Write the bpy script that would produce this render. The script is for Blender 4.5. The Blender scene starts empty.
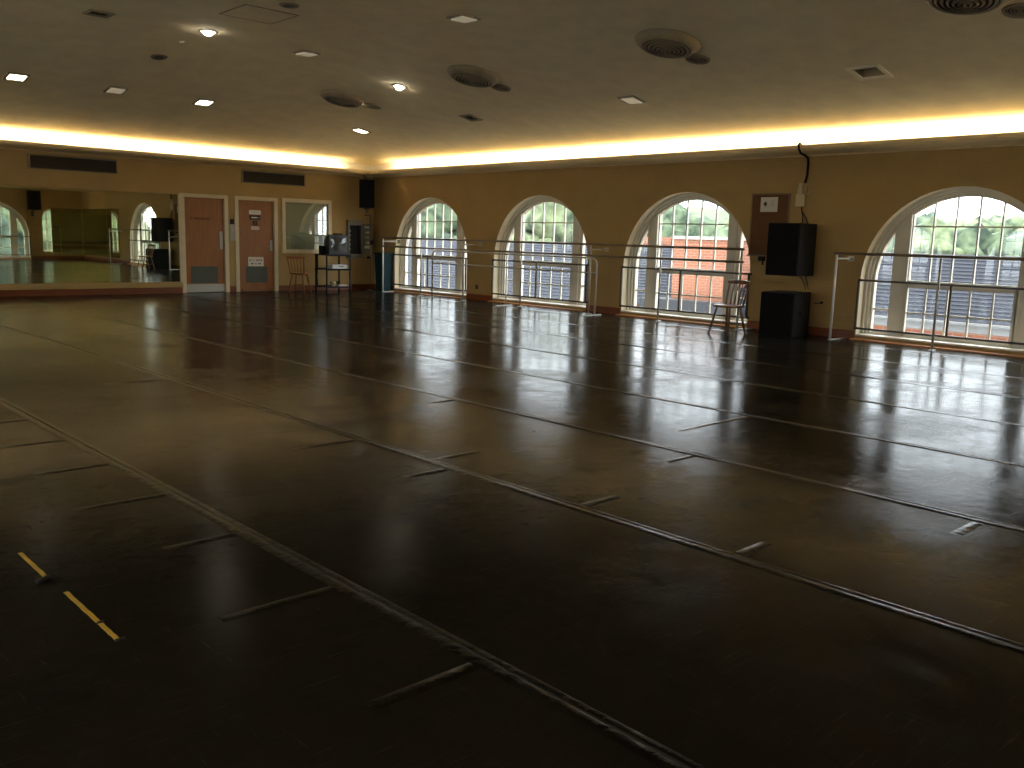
import bpy, bmesh, math, random
from mathutils import Vector, Matrix
PI = math.pi
random.seed(7)
C = bpy.context.scene.collection
sc = bpy.context.scene

# ------------------------------------------------------------------ materials
def mat(name, col, rough=0.6, metal=0.0, var=0.0, scale=8.0, bump=0.0, bscale=40.0, spec=0.5, emit=None, estr=0.0, stretch=None, col2=None, coat=0.0):
    m = bpy.data.materials.new(name); m.use_nodes = True
    nt = m.node_tree; b = nt.nodes['Principled BSDF']
    b.inputs['Base Color'].default_value = (*col, 1)
    b.inputs['Roughness'].default_value = rough
    b.inputs['Metallic'].default_value = metal
    b.inputs['Specular IOR Level'].default_value = spec
    b.inputs['Coat Weight'].default_value = coat
    tc = nt.nodes.new('ShaderNodeTexCoord'); vec = tc.outputs['Object']
    if stretch:
        mp = nt.nodes.new('ShaderNodeMapping'); mp.inputs['Scale'].default_value = stretch
        nt.links.new(vec, mp.inputs['Vector']); vec = mp.outputs['Vector']
    if var > 0 or col2:
        n = nt.nodes.new('ShaderNodeTexNoise'); n.inputs['Scale'].default_value = scale; n.inputs['Detail'].default_value = 5
        nt.links.new(vec, n.inputs['Vector'])
        mx = nt.nodes.new('ShaderNodeMix'); mx.data_type = 'RGBA'
        c2 = col2 or tuple(max(0, c * (1 - var)) for c in col)
        mx.inputs[6].default_value = (*col, 1); mx.inputs[7].default_value = (*c2, 1)
        rp = nt.nodes.new('ShaderNodeValToRGB'); rp.color_ramp.elements[0].position = .35; rp.color_ramp.elements[1].position = .65
        nt.links.new(n.outputs['Fac'], rp.inputs['Fac'])
        nt.links.new(rp.outputs['Color'], mx.inputs[0])
        nt.links.new(mx.outputs[2], b.inputs['Base Color'])
    if bump > 0:
        n2 = nt.nodes.new('ShaderNodeTexNoise'); n2.inputs['Scale'].default_value = bscale; n2.inputs['Detail'].default_value = 4
        nt.links.new(vec, n2.inputs['Vector'])
        bp = nt.nodes.new('ShaderNodeBump'); bp.inputs['Strength'].default_value = bump; bp.inputs['Distance'].default_value = .01
        nt.links.new(n2.outputs['Fac'], bp.inputs['Height']); nt.links.new(bp.outputs['Normal'], b.inputs['Normal'])
    if emit:
        b.inputs['Emission Color'].default_value = (*emit, 1); b.inputs['Emission Strength'].default_value = estr
    return m

def glass_mat(name, fac, tint, rough=0.0):
    m = bpy.data.materials.new(name); m.use_nodes = True; nt = m.node_tree; nt.nodes.clear()
    o = nt.nodes.new('ShaderNodeOutputMaterial'); mx = nt.nodes.new('ShaderNodeMixShader')
    t = nt.nodes.new('ShaderNodeBsdfTransparent'); g = nt.nodes.new('ShaderNodeBsdfGlossy')
    t.inputs['Color'].default_value = (*tint, 1); g.inputs['Roughness'].default_value = rough
    mx.inputs[0].default_value = fac
    nt.links.new(t.outputs[0], mx.inputs[1]); nt.links.new(g.outputs[0], mx.inputs[2]); nt.links.new(mx.outputs[0], o.inputs[0])
    return m

def wall_mat(name, col, brick):
    m = mat(name, col, .75, var=.10, scale=1.3)
    nt = m.node_tree; b = nt.nodes['Principled BSDF']
    tc = nt.nodes.new('ShaderNodeTexCoord')
    sep = nt.nodes.new('ShaderNodeSeparateXYZ'); nt.links.new(tc.outputs['Object'], sep.inputs[0])
    cmb = nt.nodes.new('ShaderNodeCombineXYZ')
    nt.links.new(sep.outputs['X'], cmb.inputs['X']); nt.links.new(sep.outputs['Z'], cmb.inputs['Y'])
    if brick:
        br = nt.nodes.new('ShaderNodeTexBrick'); br.inputs['Scale'].default_value = 1.0
        br.inputs['Brick Width'].default_value = .23; br.inputs['Row Height'].default_value = .078
        br.inputs['Mortar Size'].default_value = .006; br.inputs['Mortar Smooth'].default_value = .4
        br.inputs['Color1'].default_value = (1, 1, 1, 1); br.inputs['Color2'].default_value = (.93, .93, .93, 1); br.inputs['Mortar'].default_value = (.2, .2, .2, 1)
        nt.links.new(cmb.outputs[0], br.inputs['Vector'])
        bp = nt.nodes.new('ShaderNodeBump'); bp.inputs['Strength'].default_value = .5; bp.inputs['Distance'].default_value = .006
        nt.links.new(br.outputs['Color'], bp.inputs['Height']); nt.links.new(bp.outputs['Normal'], b.inputs['Normal'])
    return m

def floor_mat():
    m = bpy.data.materials.new('dark_vinyl'); m.use_nodes = True
    nt = m.node_tree; b = nt.nodes['Principled BSDF']
    tc = nt.nodes.new('ShaderNodeTexCoord'); v = tc.outputs['Object']
    def noise(s, d=5, st=None, rough=.6):
        n = nt.nodes.new('ShaderNodeTexNoise'); n.inputs['Scale'].default_value = s; n.inputs['Detail'].default_value = d; n.inputs['Roughness'].default_value = rough
        if st:
            mp = nt.nodes.new('ShaderNodeMapping'); mp.inputs['Scale'].default_value = st[0]; mp.inputs['Rotation'].default_value = (0, 0, st[1])
            nt.links.new(v, mp.inputs['Vector']); nt.links.new(mp.outputs['Vector'], n.inputs['Vector'])
        else: nt.links.new(v, n.inputs['Vector'])
        return n.outputs['Fac']
    def ramp(src, a, c, lo, hi):
        r = nt.nodes.new('ShaderNodeMapRange'); r.inputs['From Min'].default_value = a; r.inputs['From Max'].default_value = c
        r.inputs['To Min'].default_value = lo; r.inputs['To Max'].default_value = hi
        nt.links.new(src, r.inputs['Value']); return r.outputs['Result']
    def mix(f, a, c):
        mx = nt.nodes.new('ShaderNodeMix'); mx.data_type = 'RGBA'
        for i, x in ((6, a), (7, c)):
            if isinstance(x, tuple): mx.inputs[i].default_value = (*x, 1)
            else: nt.links.new(x, mx.inputs[i])
        nt.links.new(f, mx.inputs[0]); return mx.outputs[2]
    big = ramp(noise(.35), .38, .62, 0, 1)
    fine = ramp(noise(9, 8, rough=.7), .4, .68, 0, 1)
    scr = ramp(noise(3, 8, ((1.0, 22, 1), .6), .75), .585, .70, 0, .55)
    scr2 = ramp(noise(3, 8, ((20.0, 1, 1), .25), .75), .60, .72, 0, .5)
    patch = ramp(noise(.9, 4, None, .65), .50, .62, 0, 1)
    col = mix(big, (.013, .0112, .009), (.022, .019, .015))
    col = mix(ramp(fine, 0, 1, 0, .35), col, (.034, .028, .019))
    col = mix(scr, col, (.095, .085, .068)); col = mix(scr2, col, (.095, .085, .068))
    nt.links.new(col, b.inputs['Base Color'])
    ad = nt.nodes.new('ShaderNodeMath'); ad.operation = 'ADD'
    nt.links.new(ramp(noise(1.1, 6), .3, .7, FLOOR_R0, FLOOR_R1), ad.inputs[0]); ad2 = nt.nodes.new('ShaderNodeMath'); ad2.operation = 'ADD'
    nt.links.new(ramp(fine, 0, 1, 0, .09), ad2.inputs[0]); nt.links.new(ramp(patch, 0, 1, 0, .05), ad2.inputs[1])
    nt.links.new(ad2.outputs[0], ad.inputs[1])
    nt.links.new(ad.outputs[0], b.inputs['Roughness'])
    b.inputs['Specular IOR Level'].default_value = .015
    bp0 = nt.nodes.new('ShaderNodeBump'); bp0.inputs['Strength'].default_value = .4; bp0.inputs['Distance'].default_value = .0015
    nt.links.new(noise(70, 4), bp0.inputs['Height']); nt.links.new(ramp(patch, 0, 1, .25, .8), bp0.inputs['Strength'])
    bp = nt.nodes.new('ShaderNodeBump'); bp.inputs['Strength'].default_value = .25; bp.inputs['Distance'].default_value = .004
    nt.links.new(noise(14, 6), bp.inputs['Height']); nt.links.new(bp0.outputs['Normal'], bp.inputs['Normal'])
    bp2 = nt.nodes.new('ShaderNodeBump'); bp2.inputs['Strength'].default_value = .12; bp2.inputs['Distance'].default_value = .01
    nt.links.new(noise(1.6, 3), bp2.inputs['Height']); nt.links.new(bp.outputs['Normal'], bp2.inputs['Normal'])
    nt.links.new(bp2.outputs['Normal'], b.inputs['Normal'])
    return m
FLOOR_R0, FLOOR_R1 = .07, .17

def wood(name, a, c, rough=.45, axis='z', s=3):
    st = {'z': (14, 14, .9), 'x': (.9, 14, 14), 'y': (14, .9, 14)}[axis]
    return mat(name, a, rough, col2=c, scale=s, stretch=st, bump=.1, bscale=6)

M = {}
M['floor'] = floor_mat()
M['seam'] = mat('seam_tape', (.015, .0125, .009), .24, var=.5, scale=12, bump=.6, bscale=18, spec=.06)
M['seam_gap'] = mat('seam_gap', (.006, .005, .004), .6)
M['wall_a'] = wall_mat('cream_paint', (.46, .315, .122), False)
M['wall_b'] = wall_mat('cream_brick_paint', (.44, .29, .108), True)
M['ceil'] = mat('ceiling_plaster', (.85, .77, .55), .85, var=.10, scale=3.0, bump=.5, bscale=9)
M['cove'] = mat('cove_paint', (.76, .60, .35), .7, var=.06)
M['cove_white'] = mat('cove_white', (.86, .83, .76), .8)
M['cream'] = mat('cream_gloss', (.70, .61, .42), .45, var=.06)
M['winwhite'] = mat('window_white', (.70, .65, .54), .5, var=.08, scale=4)
M['reveal'] = mat('reveal_white', (.76, .67, .48), .7)
M['sillw'] = mat('sill_white', (.72, .68, .58), .5)
M['oak'] = wood('oak', (.70, .32, .11), (.55, .22, .07), .35, 'x')
M['base'] = wood('baseboard_wood', (.24, .062, .010), (.17, .04, .007), .4, 'x')
M['door'] = wood('door_wood', (.34, .135, .028), (.27, .098, .02), .42)
M['chairwood'] = wood('chair_wood', (.38, .14, .026), (.27, .09, .016), .35)
M['chairdark'] = wood('worn_chair_wood', (.27, .13, .05), (.17, .08, .03), .35)
M['rail'] = mat('rail_wood', (.26, .19, .115), .4, var=.3, scale=10, stretch=(6, .6, 6))
M['steel'] = mat('grey_steel', (.52, .49, .42), .4, metal=.4, var=.1)
M['whitesteel'] = mat('white_steel', (.66, .64, .58), .4, var=.05)
M['darksteel'] = mat('dark_steel', (.075, .06, .042), .5, metal=.3)
M['alu'] = mat('aluminium', (.42, .40, .34), .4, metal=.5)
M['kick'] = mat('kick_plate', (.085, .095, .075), .55, metal=.1, var=.1)
M['greyplate'] = mat('grey_plate', (.42, .40, .33), .5, var=.05)
M['paper'] = mat('paper', (.75, .72, .64), .8)
M['pinkpaper'] = mat('pink_paper', (.72, .58, .48), .8)
M['black'] = mat('black_vinyl', (.009, .008, .008), .7, bump=.3, bscale=120, spec=.25)
M['blackgrille'] = mat('black_grille', (.006, .006, .006), .8, bump=.6, bscale=200, spec=.2)
M['blackside'] = mat('black_side', (.009, .008, .008), .7, bump=.2, bscale=90, spec=.25)
M['ink'] = mat('ink', (.02, .015, .012), .7)
M['redink'] = mat('red_letters', (.10, .02, .012), .6)
M['rust'] = mat('rust_ink', (.33, .12, .06), .7)
M['vent'] = mat('vent_dark', (.075, .062, .045), .7)
M['ventframe'] = mat('vent_frame', (.22, .185, .12), .5, metal=.2)
M['ventback'] = mat('vent_back', (.012, .010, .008), .9)
M['fix_white'] = mat('fixture_white', (.62, .57, .45), .5)
M['fix_pale'] = mat('fixture_pale', (.92, .88, .74), .6)
M['fix_mid'] = mat('fixture_bronze', (.40, .33, .20), .55)
M['fix_added_glow'] = mat('added_glow_panel', (.85, .80, .66), .6, emit=(1, .88, .64), estr=.13)  # faint glow added so the off panels look paler than the ceiling
M['fix_dark'] = mat('fixture_dark', (.05, .042, .028), .6)
M['diff_housing'] = mat('diffuser_housing', (.32, .28, .20), .55, var=.15, scale=6)
M['diff_dark'] = mat('diffuser_dark', (.015, .013, .010), .7)
M['diff_ring'] = mat('diffuser_ring', (.20, .175, .13), .5)
M['lit'] = mat('lit_panel', (.9, .85, .7), .5, emit=(1, .86, .62), estr=9)
M['spot'] = mat('spot_bulb', (.9, .9, .9), .5, emit=(1, .88, .68), estr=45)
M['mirror'] = mat('mirror_glass', (.70, .74, .62), .012, metal=1.0)
M['mirror_d'] = mat('old_mirror_glass', (.62, .66, .46), .02, metal=1.0)
M['pane'] = glass_mat('window_glass', .05, (.96, .98, .97))
M['obs'] = glass_mat('viewing_glass', .30, (.80, .85, .78))
M['blind'] = mat('pale_blind', (.56, .58, .46), .8)
M['tvshell'] = mat('tv_plastic', (.016, .016, .017), .4)
M['screen'] = mat('tv_screen', (.05, .06, .058), .06, coat=.8)
M['silver'] = mat('silver_plastic', (.62, .62, .62), .35, metal=.3)
M['cart'] = mat('cart_black', (.010, .009, .009), .65, spec=.25)
M['beige'] = mat('beige_cup', (.55, .46, .30), .6)
M['teal'] = mat('teal_plastic', (.005, .026, .032), .7, spec=.2)
M['cork'] = mat('brown_board', (.15, .060, .014), .75, var=.15, scale=10)
M['boxgrey'] = mat('cabinet_grey', (.20, .18, .13), .5, metal=.3)
M['boxdark'] = mat('cabinet_inside', (.015, .012, .01), .8)
M['doorin'] = mat('cabinet_door', (.27, .235, .165), .6, var=.2, scale=14)
M['yellow'] = mat('yellow_tape', (.62, .42, .05), .5, var=.25, scale=30)
M['plaster'] = mat('white_conduit', (.60, .52, .36), .6)
M['leaf'] = mat('tree_leaves', (.014, .028, .016), .9, col2=(.13, .17, .09), scale=1.3)
M['leaf2'] = mat('tree_leaves_light', (.022, .038, .018), .9, col2=(.19, .225, .115), scale=1.3)
M['leaf3'] = mat('tree_leaves_blue', (.012, .024, .018), .9, col2=(.095, .13, .095), scale=1.3)
M['hill'] = mat('hill_grass', (.10, .12, .07), .9, col2=(.15, .16, .10), scale=.08)
M['bounce_slab'] = mat('pale_bounce_slab', (.62, .60, .55), .9, var=.08, scale=.5)
M['ground'] = mat('outdoor_ground', (.15, .14, .12), .9)
M['gutter'] = mat('white_gutter', (.12, .12, .118), .6)
M['lead'] = mat('lead_flashing', (.012, .013, .017), .7)
M['coping'] = mat('stone_coping', (.32, .30, .27), .7)

def brick_mat():
    m = mat('red_brick', (.3, .09, .04), .85)
    nt = m.node_tree; b = nt.nodes['Principled BSDF']
    tc = nt.nodes.new('ShaderNodeTexCoord'); sep = nt.nodes.new('ShaderNodeSeparateXYZ'); nt.links.new(tc.outputs['Object'], sep.inputs[0])
    ad = nt.nodes.new('ShaderNodeMath'); ad.operation = 'ADD'; nt.links.new(sep.outputs['X'], ad.inputs[0]); nt.links.new(sep.outputs['Y'], ad.inputs[1])
    cmb = nt.nodes.new('ShaderNodeCombineXYZ'); nt.links.new(ad.outputs[0], cmb.inputs['X']); nt.links.new(sep.outputs['Z'], cmb.inputs['Y'])
    br = nt.nodes.new('ShaderNodeTexBrick'); br.inputs['Scale'].default_value = 1
    br.inputs['Brick Width'].default_value = .22; br.inputs['Row Height'].default_value = .075; br.inputs['Mortar Size'].default_value = .008
    br.inputs['Color1'].default_value = (.24, .075, .034, 1); br.inputs['Color2'].default_value = (.20, .066, .034, 1); br.inputs['Mortar'].default_value = (.24, .16, .11, 1)
    nt.links.new(cmb.outputs[0], br.inputs['Vector']); nt.links.new(br.outputs['Color'], b.inputs['Base Color'])
    return m
M['brick'] = brick_mat()
M['slate'] = mat('blue_slate', (.006, .0074, .0135), .7, col2=(.0105, .0122, .02), spec=.2, scale=3)
M['slate_edge'] = mat('slate_edge', (.07, .074, .09), .6)

# ------------------------------------------------------------------ mesh builder
class MB:
    def __init__(self): self.bm = bmesh.new()
    def face(self, pts, mi=0):
        f = self.bm.faces.new([self.bm.verts.new(p) for p in pts]); f.material_index = mi; return f
    def box(self, lo, hi, mi=0, bev=0.0, mtx=None):
        x0, y0, z0 = lo; x1, y1, z1 = hi
        vs = [self.bm.verts.new(p) for p in ((x0,y0,z0),(x1,y0,z0),(x1,y1,z0),(x0,y1,z0),(x0,y0,z1),(x1,y0,z1),(x1,y1,z1),(x0,y1,z1))]
        fs = [self.bm.faces.new([vs[i] for i in q]) for q in ((0,3,2,1),(4,5,6,7),(0,1,5,4),(1,2,6,5),(2,3,7,6),(3,0,4,7))]
        for f in fs: f.material_index = mi
        if mtx:
            for v in vs: v.co = mtx @ v.co
        if bev > 0:
            es = list({e for f in fs for e in f.edges})
            r = bmesh.ops.bevel(self.bm, geom=es, offset=bev, segments=2, affect='EDGES', profile=.6)
            for f in r['faces']: f.material_index = mi
        return self
    def tube(self, pts, r, n=10, mi=0, cap=True, r2=None):
        pts = [Vector(p) for p in pts]; rings = []
        prev = None
        for i, p in enumerate(pts):
            t = (pts[min(i+1, len(pts)-1)] - pts[max(i-1, 0)]).normalized()
            if prev is None:
                a = Vector((0, 0, 1)) if abs(t.z) < .9 else Vector((1, 0, 0))
                u = t.cross(a).normalized()
            else: u = (prev - t * prev.dot(t)).normalized()
            prev = u; w = t.cross(u)
            rr = r if r2 is None else r + (r2 - r) * i / (len(pts) - 1)
            rings.append([self.bm.verts.new(p + (u * math.cos(2*PI*k/n) + w * math.sin(2*PI*k/n)) * rr) for k in range(n)])
        for a, b in zip(rings, rings[1:]):
            for k in range(n):
                f = self.bm.faces.new((a[k], a[(k+1) % n], b[(k+1) % n], b[k])); f.material_index = mi; f.smooth = True
        if cap:
            for rg in (rings[0][::-1], rings[-1]):
                f = self.bm.faces.new(rg); f.material_index = mi
        return self
    def lathe(self, prof, n=32, mi=0, c=(0, 0, 0), close=False):
        rings = []
        for r, z in prof:
            rings.append([self.bm.verts.new((c[0] + r * math.cos(2*PI*k/n), c[1] + r * math.sin(2*PI*k/n), c[2] + z)) for k in range(n)])
        prs = list(zip(rings, rings[1:])) + ([(rings[-1], rings[0])] if close else [])
        for a, b in prs:
            for k in range(n):
                f = self.bm.faces.new((a[k], a[(k+1) % n], b[(k+1) % n], b[k])); f.material_index = mi; f.smooth = True
        if not close:
            for rg in (rings[0][::-1], rings[-1]):
                if (rg[0].co - rg[n // 2].co).length > 1e-4:
                    f = self.bm.faces.new(rg); f.material_index = mi
        return self
    def prism(self, prof, a, b, mi=0, axis='x'):
        # extrude a 2-D profile (list of (p, q)) along an axis from a to b
        def P(t, p, q): return {'x': (t, p, q), 'y': (p, t, q), 'z': (p, q, t)}[axis]
        A = [self.bm.verts.new(P(a, p, q)) for p, q in prof]; B = [self.bm.verts.new(P(b, p, q)) for p, q in prof]
        n = len(prof)
        for k in range(n):
            f = self.bm.faces.new((A[k], A[(k+1) % n], B[(k+1) % n], B[k])); f.material_index = mi
        for rg in (A[::-1], B):
            f = self.bm.faces.new(rg); f.material_index = mi
        return self
    def band(self, inner, outer, d0, d1, mi=0):
        # strip between two open (u, z) polylines, from depth d0 to d1
        n = len(inner)
        V = [[self.bm.verts.new((u, d, z)) for (u, z) in L] for d in (d0, d1) for L in (inner, outer)]
        i0, o0, i1, o1 = V
        for k in range(n - 1):
            for q in ((i0[k], i0[k+1], o0[k+1], o0[k]), (i1[k], o1[k], o1[k+1], i1[k+1]), (i0[k], i1[k], i1[k+1], i0[k+1]), (o0[k], o0[k+1], o1[k+1], o1[k])):
                f = self.bm.faces.new(q); f.material_index = mi
        for k in (0, n - 1):
            f = self.bm.faces.new((i0[k], o0[k], o1[k], i1[k])); f.material_index = mi
        return self
    def build(self, name, mats, parent=None, loc=(0, 0, 0), rz=0, fix=True):
        if fix: bmesh.ops.recalc_face_normals(self.bm, faces=self.bm.faces)
        me = bpy.data.meshes.new(name); self.bm.to_mesh(me); self.bm.free()
        for x in (mats if isinstance(mats, (list, tuple)) else [mats]): me.materials.append(M[x])
        o = bpy.data.objects.new(name, me); C.objects.link(o)
        o.location = loc; o.rotation_euler = (0, 0, rz)
        if parent: o.parent = parent
        return o

def tag(o, label=None, cat=None, group=None, kind=None):
    if label: o['label'] = label
    if cat: o['category'] = cat
    if group: o['group'] = group
    if kind: o['kind'] = kind
    return o
def thing(name, label, cat, loc=(0, 0, 0), rz=0, group=None):
    o = bpy.data.objects.new(name, None); C.objects.link(o); o.empty_display_size = .1
    o.location = loc; o.rotation_euler = (0, 0, rz)
    return tag(o, label, cat, group)
def structure(name, label=None, loc=(0, 0, 0), rz=0):
    o = bpy.data.objects.new(name, None); C.objects.link(o); o.location = loc; o.rotation_euler = (0, 0, rz)
    return tag(o, label, None, None, 'structure')
def copy_thing(root, loc=None, rz=None, label=None):
    def rec(o, par):
        c = o.copy(); C.objects.link(c)
        if par is not None: c.parent = par
        for ch in [x for x in bpy.data.objects if x.parent == o]: rec(ch, c)
        return c
    r = rec(root, None)
    if loc is not None: r.location = loc
    if rz is not None: r.rotation_euler = (0, 0, rz)
    if label: r['label'] = label
    return r

# ------------------------------------------------------------------ room sizes (metres)
# corner of far wall (y = 0) and window wall (x = 0) at the origin; the room is x < 0, y < 0
XW, YL, H = -16.6, -20.5, 3.10
COVE_D, COVE_Z = .41, 2.90
# local frame on a wall: X to the right seen from inside, Y into the wall, Z up
RZ_B, RZ_D, RZ_C = -PI/2, PI, PI/2

# ------------------------------------------------------------------ floor
f = MB()
f.face([(XW - .36, YL - .36, 0), (.36, YL - .36, 0), (.36, .14, 0), (XW - .36, .14, 0)], 0)
SEAMS = [-.77 - 1.516 * k for k in range(11)]
SEAMS = [x - .0 for x in SEAMS]
for i, sx in enumerate(SEAMS):                       # lapped vinyl sheets: raised tape and an open joint
    rnd = random.Random(i)
    ys = [YL + .05 + k * .35 for k in range(int(21.6 / .35))]
    w = .034
    prev = None
    for y in ys:
        dx = rnd.uniform(-.004, .004); h = rnd.uniform(.002, .006)
        prof = [(sx - w + dx, .0004), (sx - w*.5 + dx, h), (sx + w*.25 + dx, h * .9), (sx + w*.5 + dx, .0012), (sx + w*.8, .0012), (sx + w*1.1 + dx, h * .8), (sx + w*1.7, .0004)]
        cur = [f.bm.verts.new((px, y, pz)) for px, pz in prof]
        if prev:
            for k in range(len(prof) - 1):
                q = f.bm.faces.new((prev[k], prev[k+1], cur[k+1], cur[k])); q.material_index = 2 if k == 3 else 1; q.smooth = True
        prev = cur
# short tabs of grey tape that end at the sheet joints
for (xa, xb, y) in ((-11.75,-11.42,-12.29), (-11.79,-11.42,-13.1), (-11.82,-11.42,-13.89), (-11.87,-11.42,-14.7), (-11.75,-11.42,-15.51), (-11.89,-11.42,-16.35), (-11.83,-11.42,-17.2),
                    (-10.40,-9.92,-14.2), (-10.22,-9.92,-15.18), (-9.8,-9.46,-14.95), (-10.46,-9.92,-11.05), (-8.62,-8.4,-13.4), (-8.67,-8.4,-15.88), (-7.83,-6.9,-15.34), (-9.80,-9.53,-16.2), (-9.78,-9.57,-17.15), (-8.70,-8.42,-17.67)):
    n = 6; prev = None
    for k in range(n + 1):
        x = xa + (xb - xa) * k / n; h = .005 * min(1, k / 2 + .1)
        cur = [f.bm.verts.new((x, y + dy, z)) for dy, z in ((-.030, .0004), (-.012, h), (.012, h), (.030, .0004))]
        if prev:
            for j in range(3):
                q = f.bm.faces.new((prev[j], prev[j+1], cur[j+1], cur[j])); q.material_index = 1; q.smooth = True
        prev = cur
fl = f.build('floor', ['floor', 'seam', 'seam_gap'], fix=False); tag(fl, kind='structure')
for p in fl.data.polygons:
    if p.normal.z < 0: p.flip()

# ------------------------------------------------------------------ arched wall
R, ZC, Z0 = 1.37, .89, .07          # opening radius, spring height, bottom
NA = 28
def arch_pts(r, z0=Z0, n=NA):
    pts = [(-r, z0)] + [(-r * math.cos(PI * k / n), ZC + r * math.sin(PI * k / n)) for k in range(n + 1)] + [(r, z0)]
    return pts
def arched_wall(name, u0, u1, wins, loc, rz, m, T=.36):
    w = MB()
    def q(a, b, c, d, mi=0): w.face([a, b, c, d], mi)
    for d in (0, T):
        cur = u0
        for it in wins + [None]:
            end = u1 if it is None else it[0] - it[1]
            q((cur, d, 0), (end, d, 0), (end, d, H), (cur, d, H))
            if it is None: continue
            c, r, zc_, z0 = it
            q((c - r, d, 0), (c + r, d, 0), (c + r, d, z0), (c - r, d, z0))
            P = [(-r * math.cos(PI * k / NA), zc_ + r * math.sin(PI * k / NA)) for k in range(NA + 1)]
            for (ua, za), (ub, zb) in zip(P, P[1:]):
                q((c + ua, d, za), (c + ub, d, zb), (c + ub, d, H), (c + ua, d, H))
            cur = c + r
    for c, r, zc_, z0 in wins:
        P = [(-r, z0)] + [(-r * math.cos(PI * k / NA), zc_ + r * math.sin(PI * k / NA)) for k in range(NA + 1)] + [(r, z0)]
        for (ua, za), (ub, zb) in zip(P, P[1:]):
            q((c + ua, 0, za), (c + ua, T, za), (c + ub, T, zb), (c + ub, 0, zb), 1)
        q((c - r, 0, z0), (c + r, 0, z0), (c + r, T, z0), (c - r, T, z0), 1)
    o = w.build(name, [m, 'reveal'], None, loc, rz, fix=False)
    return tag(o, kind='structure')
WB = [2.29, 5.93, 9.565, 14.215, 19.6][:4]          # window centres along the window wall
arched_wall('wall_right', 0, -YL, [(cc, R, ZC, Z0) for cc in WB], (0, 0, 0), RZ_B, 'wall_b')
# wall behind the camera, seen only in the mirror
WD = [1.95, 4.35]
WDc = [3.42 + .0]
arched_wall('wall_rear', 0, -XW, [(1.16, .40, 1.62, .30), (3.42, R, ZC, Z0)], (0, YL, 0), RZ_D, 'wall_b')
WC_FILL = [3.2, 7.0, 10.8, 14.6]                          # windows added to the unseen opposite wall to brighten the ceiling
arched_wall('wall_left', 0, -YL, [(cc, R, ZC, Z0) for cc in WC_FILL], (XW, YL, 0), RZ_C, 'wall_a')

# far wall with two door openings and the viewing window
w = MB()
DO = [(-4.90, -3.97, 0, 2.07), (-3.66, -2.755, 0, 2.07), (-2.50, -1.31, .95, 2.08)]
cur = XW
for (a, b, z0, z1) in DO + [(0, 0, 0, 0)]:
    w.face([(cur, 0, 0), (a, 0, 0), (a, 0, H), (cur, 0, H)])
    if b < 0:
        w.face([(a, 0, z1), (b, 0, z1), (b, 0, H), (a, 0, H)])
        if z0 > 0: w.face([(a, 0, 0), (b, 0, 0), (b, 0, z0), (a, 0, z0)])
        for (p, q) in (((a, z0), (a, z1)), ((a, z1), (b, z1)), ((b, z1), (b, z0))):
            w.face([(p[0], 0, p[1]), (q[0], 0, q[1]), (q[0], .14, q[1]), (p[0], .14, p[1])])
        cur = b
tag(w.build('wall_back', 'wall_a'), kind='structure')
# unseen box: room behind the viewing window, also blocks light leaks at the doors
w = MB()
w.box((-5.2, .139, -.02), (-.2, 2.6, 2.75)); o = w.build('wall_booth_blocker', 'blind'); tag(o, kind='structure')
# ------------------------------------------------------------------ vaulted ceiling with openings for the recessed fittings
SLOPE, DFLAT = .20, 5.25                             # rises from the walls, flat in the middle
TH = math.atan(SLOPE)
def smin(a, b, k=1.0):
    h = max(k - abs(a - b), 0) / k
    return min(a, b) - h * h * k / 4
def ceil_z(x, y):
    d = smin(smin(-x, -y), smin(x - XW, y - YL))
    return H + SLOPE * smin(d, DFLAT)
def ceil_rot(x, y):
    d = min(-x, -y)
    if d >= DFLAT - .05: return (0, 0, 0)
    return (0, TH, 0) if -x < -y else (-TH, 0, 0)
SQ = .125
LIT = [(-8.83, -2.94), (-5.70, -2.87), (-2.19, -2.70)]
OFF = [(-7.29, -2.93), (-5.60, -6.32), (-5.50, -9.99), (-2.13, -9.99)]
EYE = [(-8.72, -6.35), (-2.16, -6.24)]
OPENL = [(-2.13, -13.76)]
RND = [(-7.24, -4.66), (-7.26, -8.72)]
SPOT = [(-7.27, -6.47), (-3.82, -6.30)]
holes = [(x, y, SQ, SQ) for x, y in LIT + OFF + EYE] + [(x, y, .17, .15) for x, y in OPENL] + [(x, y, .085, .085) for x, y in RND + SPOT]
c = MB(); vv = {}
def cv(x, y):
    if (x, y) not in vv: vv[(x, y)] = c.bm.verts.new((x, y, ceil_z(x, y)))
    return vv[(x, y)]
def lines(lo, hi, cuts):
    n = int((hi - lo) / .4); base = [round(lo + (hi - lo) * k / n, 4) for k in range(n + 1)]
    return sorted(set(cuts) | {b for b in base if all(abs(b - q) > .08 for q in cuts)} | {lo, hi})
xs = lines(XW, 0.0, [round(h[0] + k * h[2], 4) for h in holes for k in (-1, 1)])
ys = lines(YL, 0.0, [round(h[1] + k * h[3], 4) for h in holes for k in (-1, 1)])
for xa, xb in zip(xs, xs[1:]):
    for ya, yb in zip(ys, ys[1:]):
        mx_, my_ = (xa + xb) / 2, (ya + yb) / 2
        if any(abs(mx_ - h[0]) < h[2] and abs(my_ - h[1]) < h[3] for h in holes): continue
        c.bm.faces.new((cv(xa, ya), cv(xa, yb), cv(xb, yb), cv(xb, ya))).smooth = True
c.face([(XW - .4, YL - .4, H + 1.5), (.4, YL - .4, H + 1.5), (.4, .4, H + 1.5), (XW - .4, .4, H + 1.5)])
co_ = c.build('ceiling', 'ceil', fix=False); tag(co_, kind='structure')
for p in co_.data.polygons:
    if p.normal.z > 0: p.flip()

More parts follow.
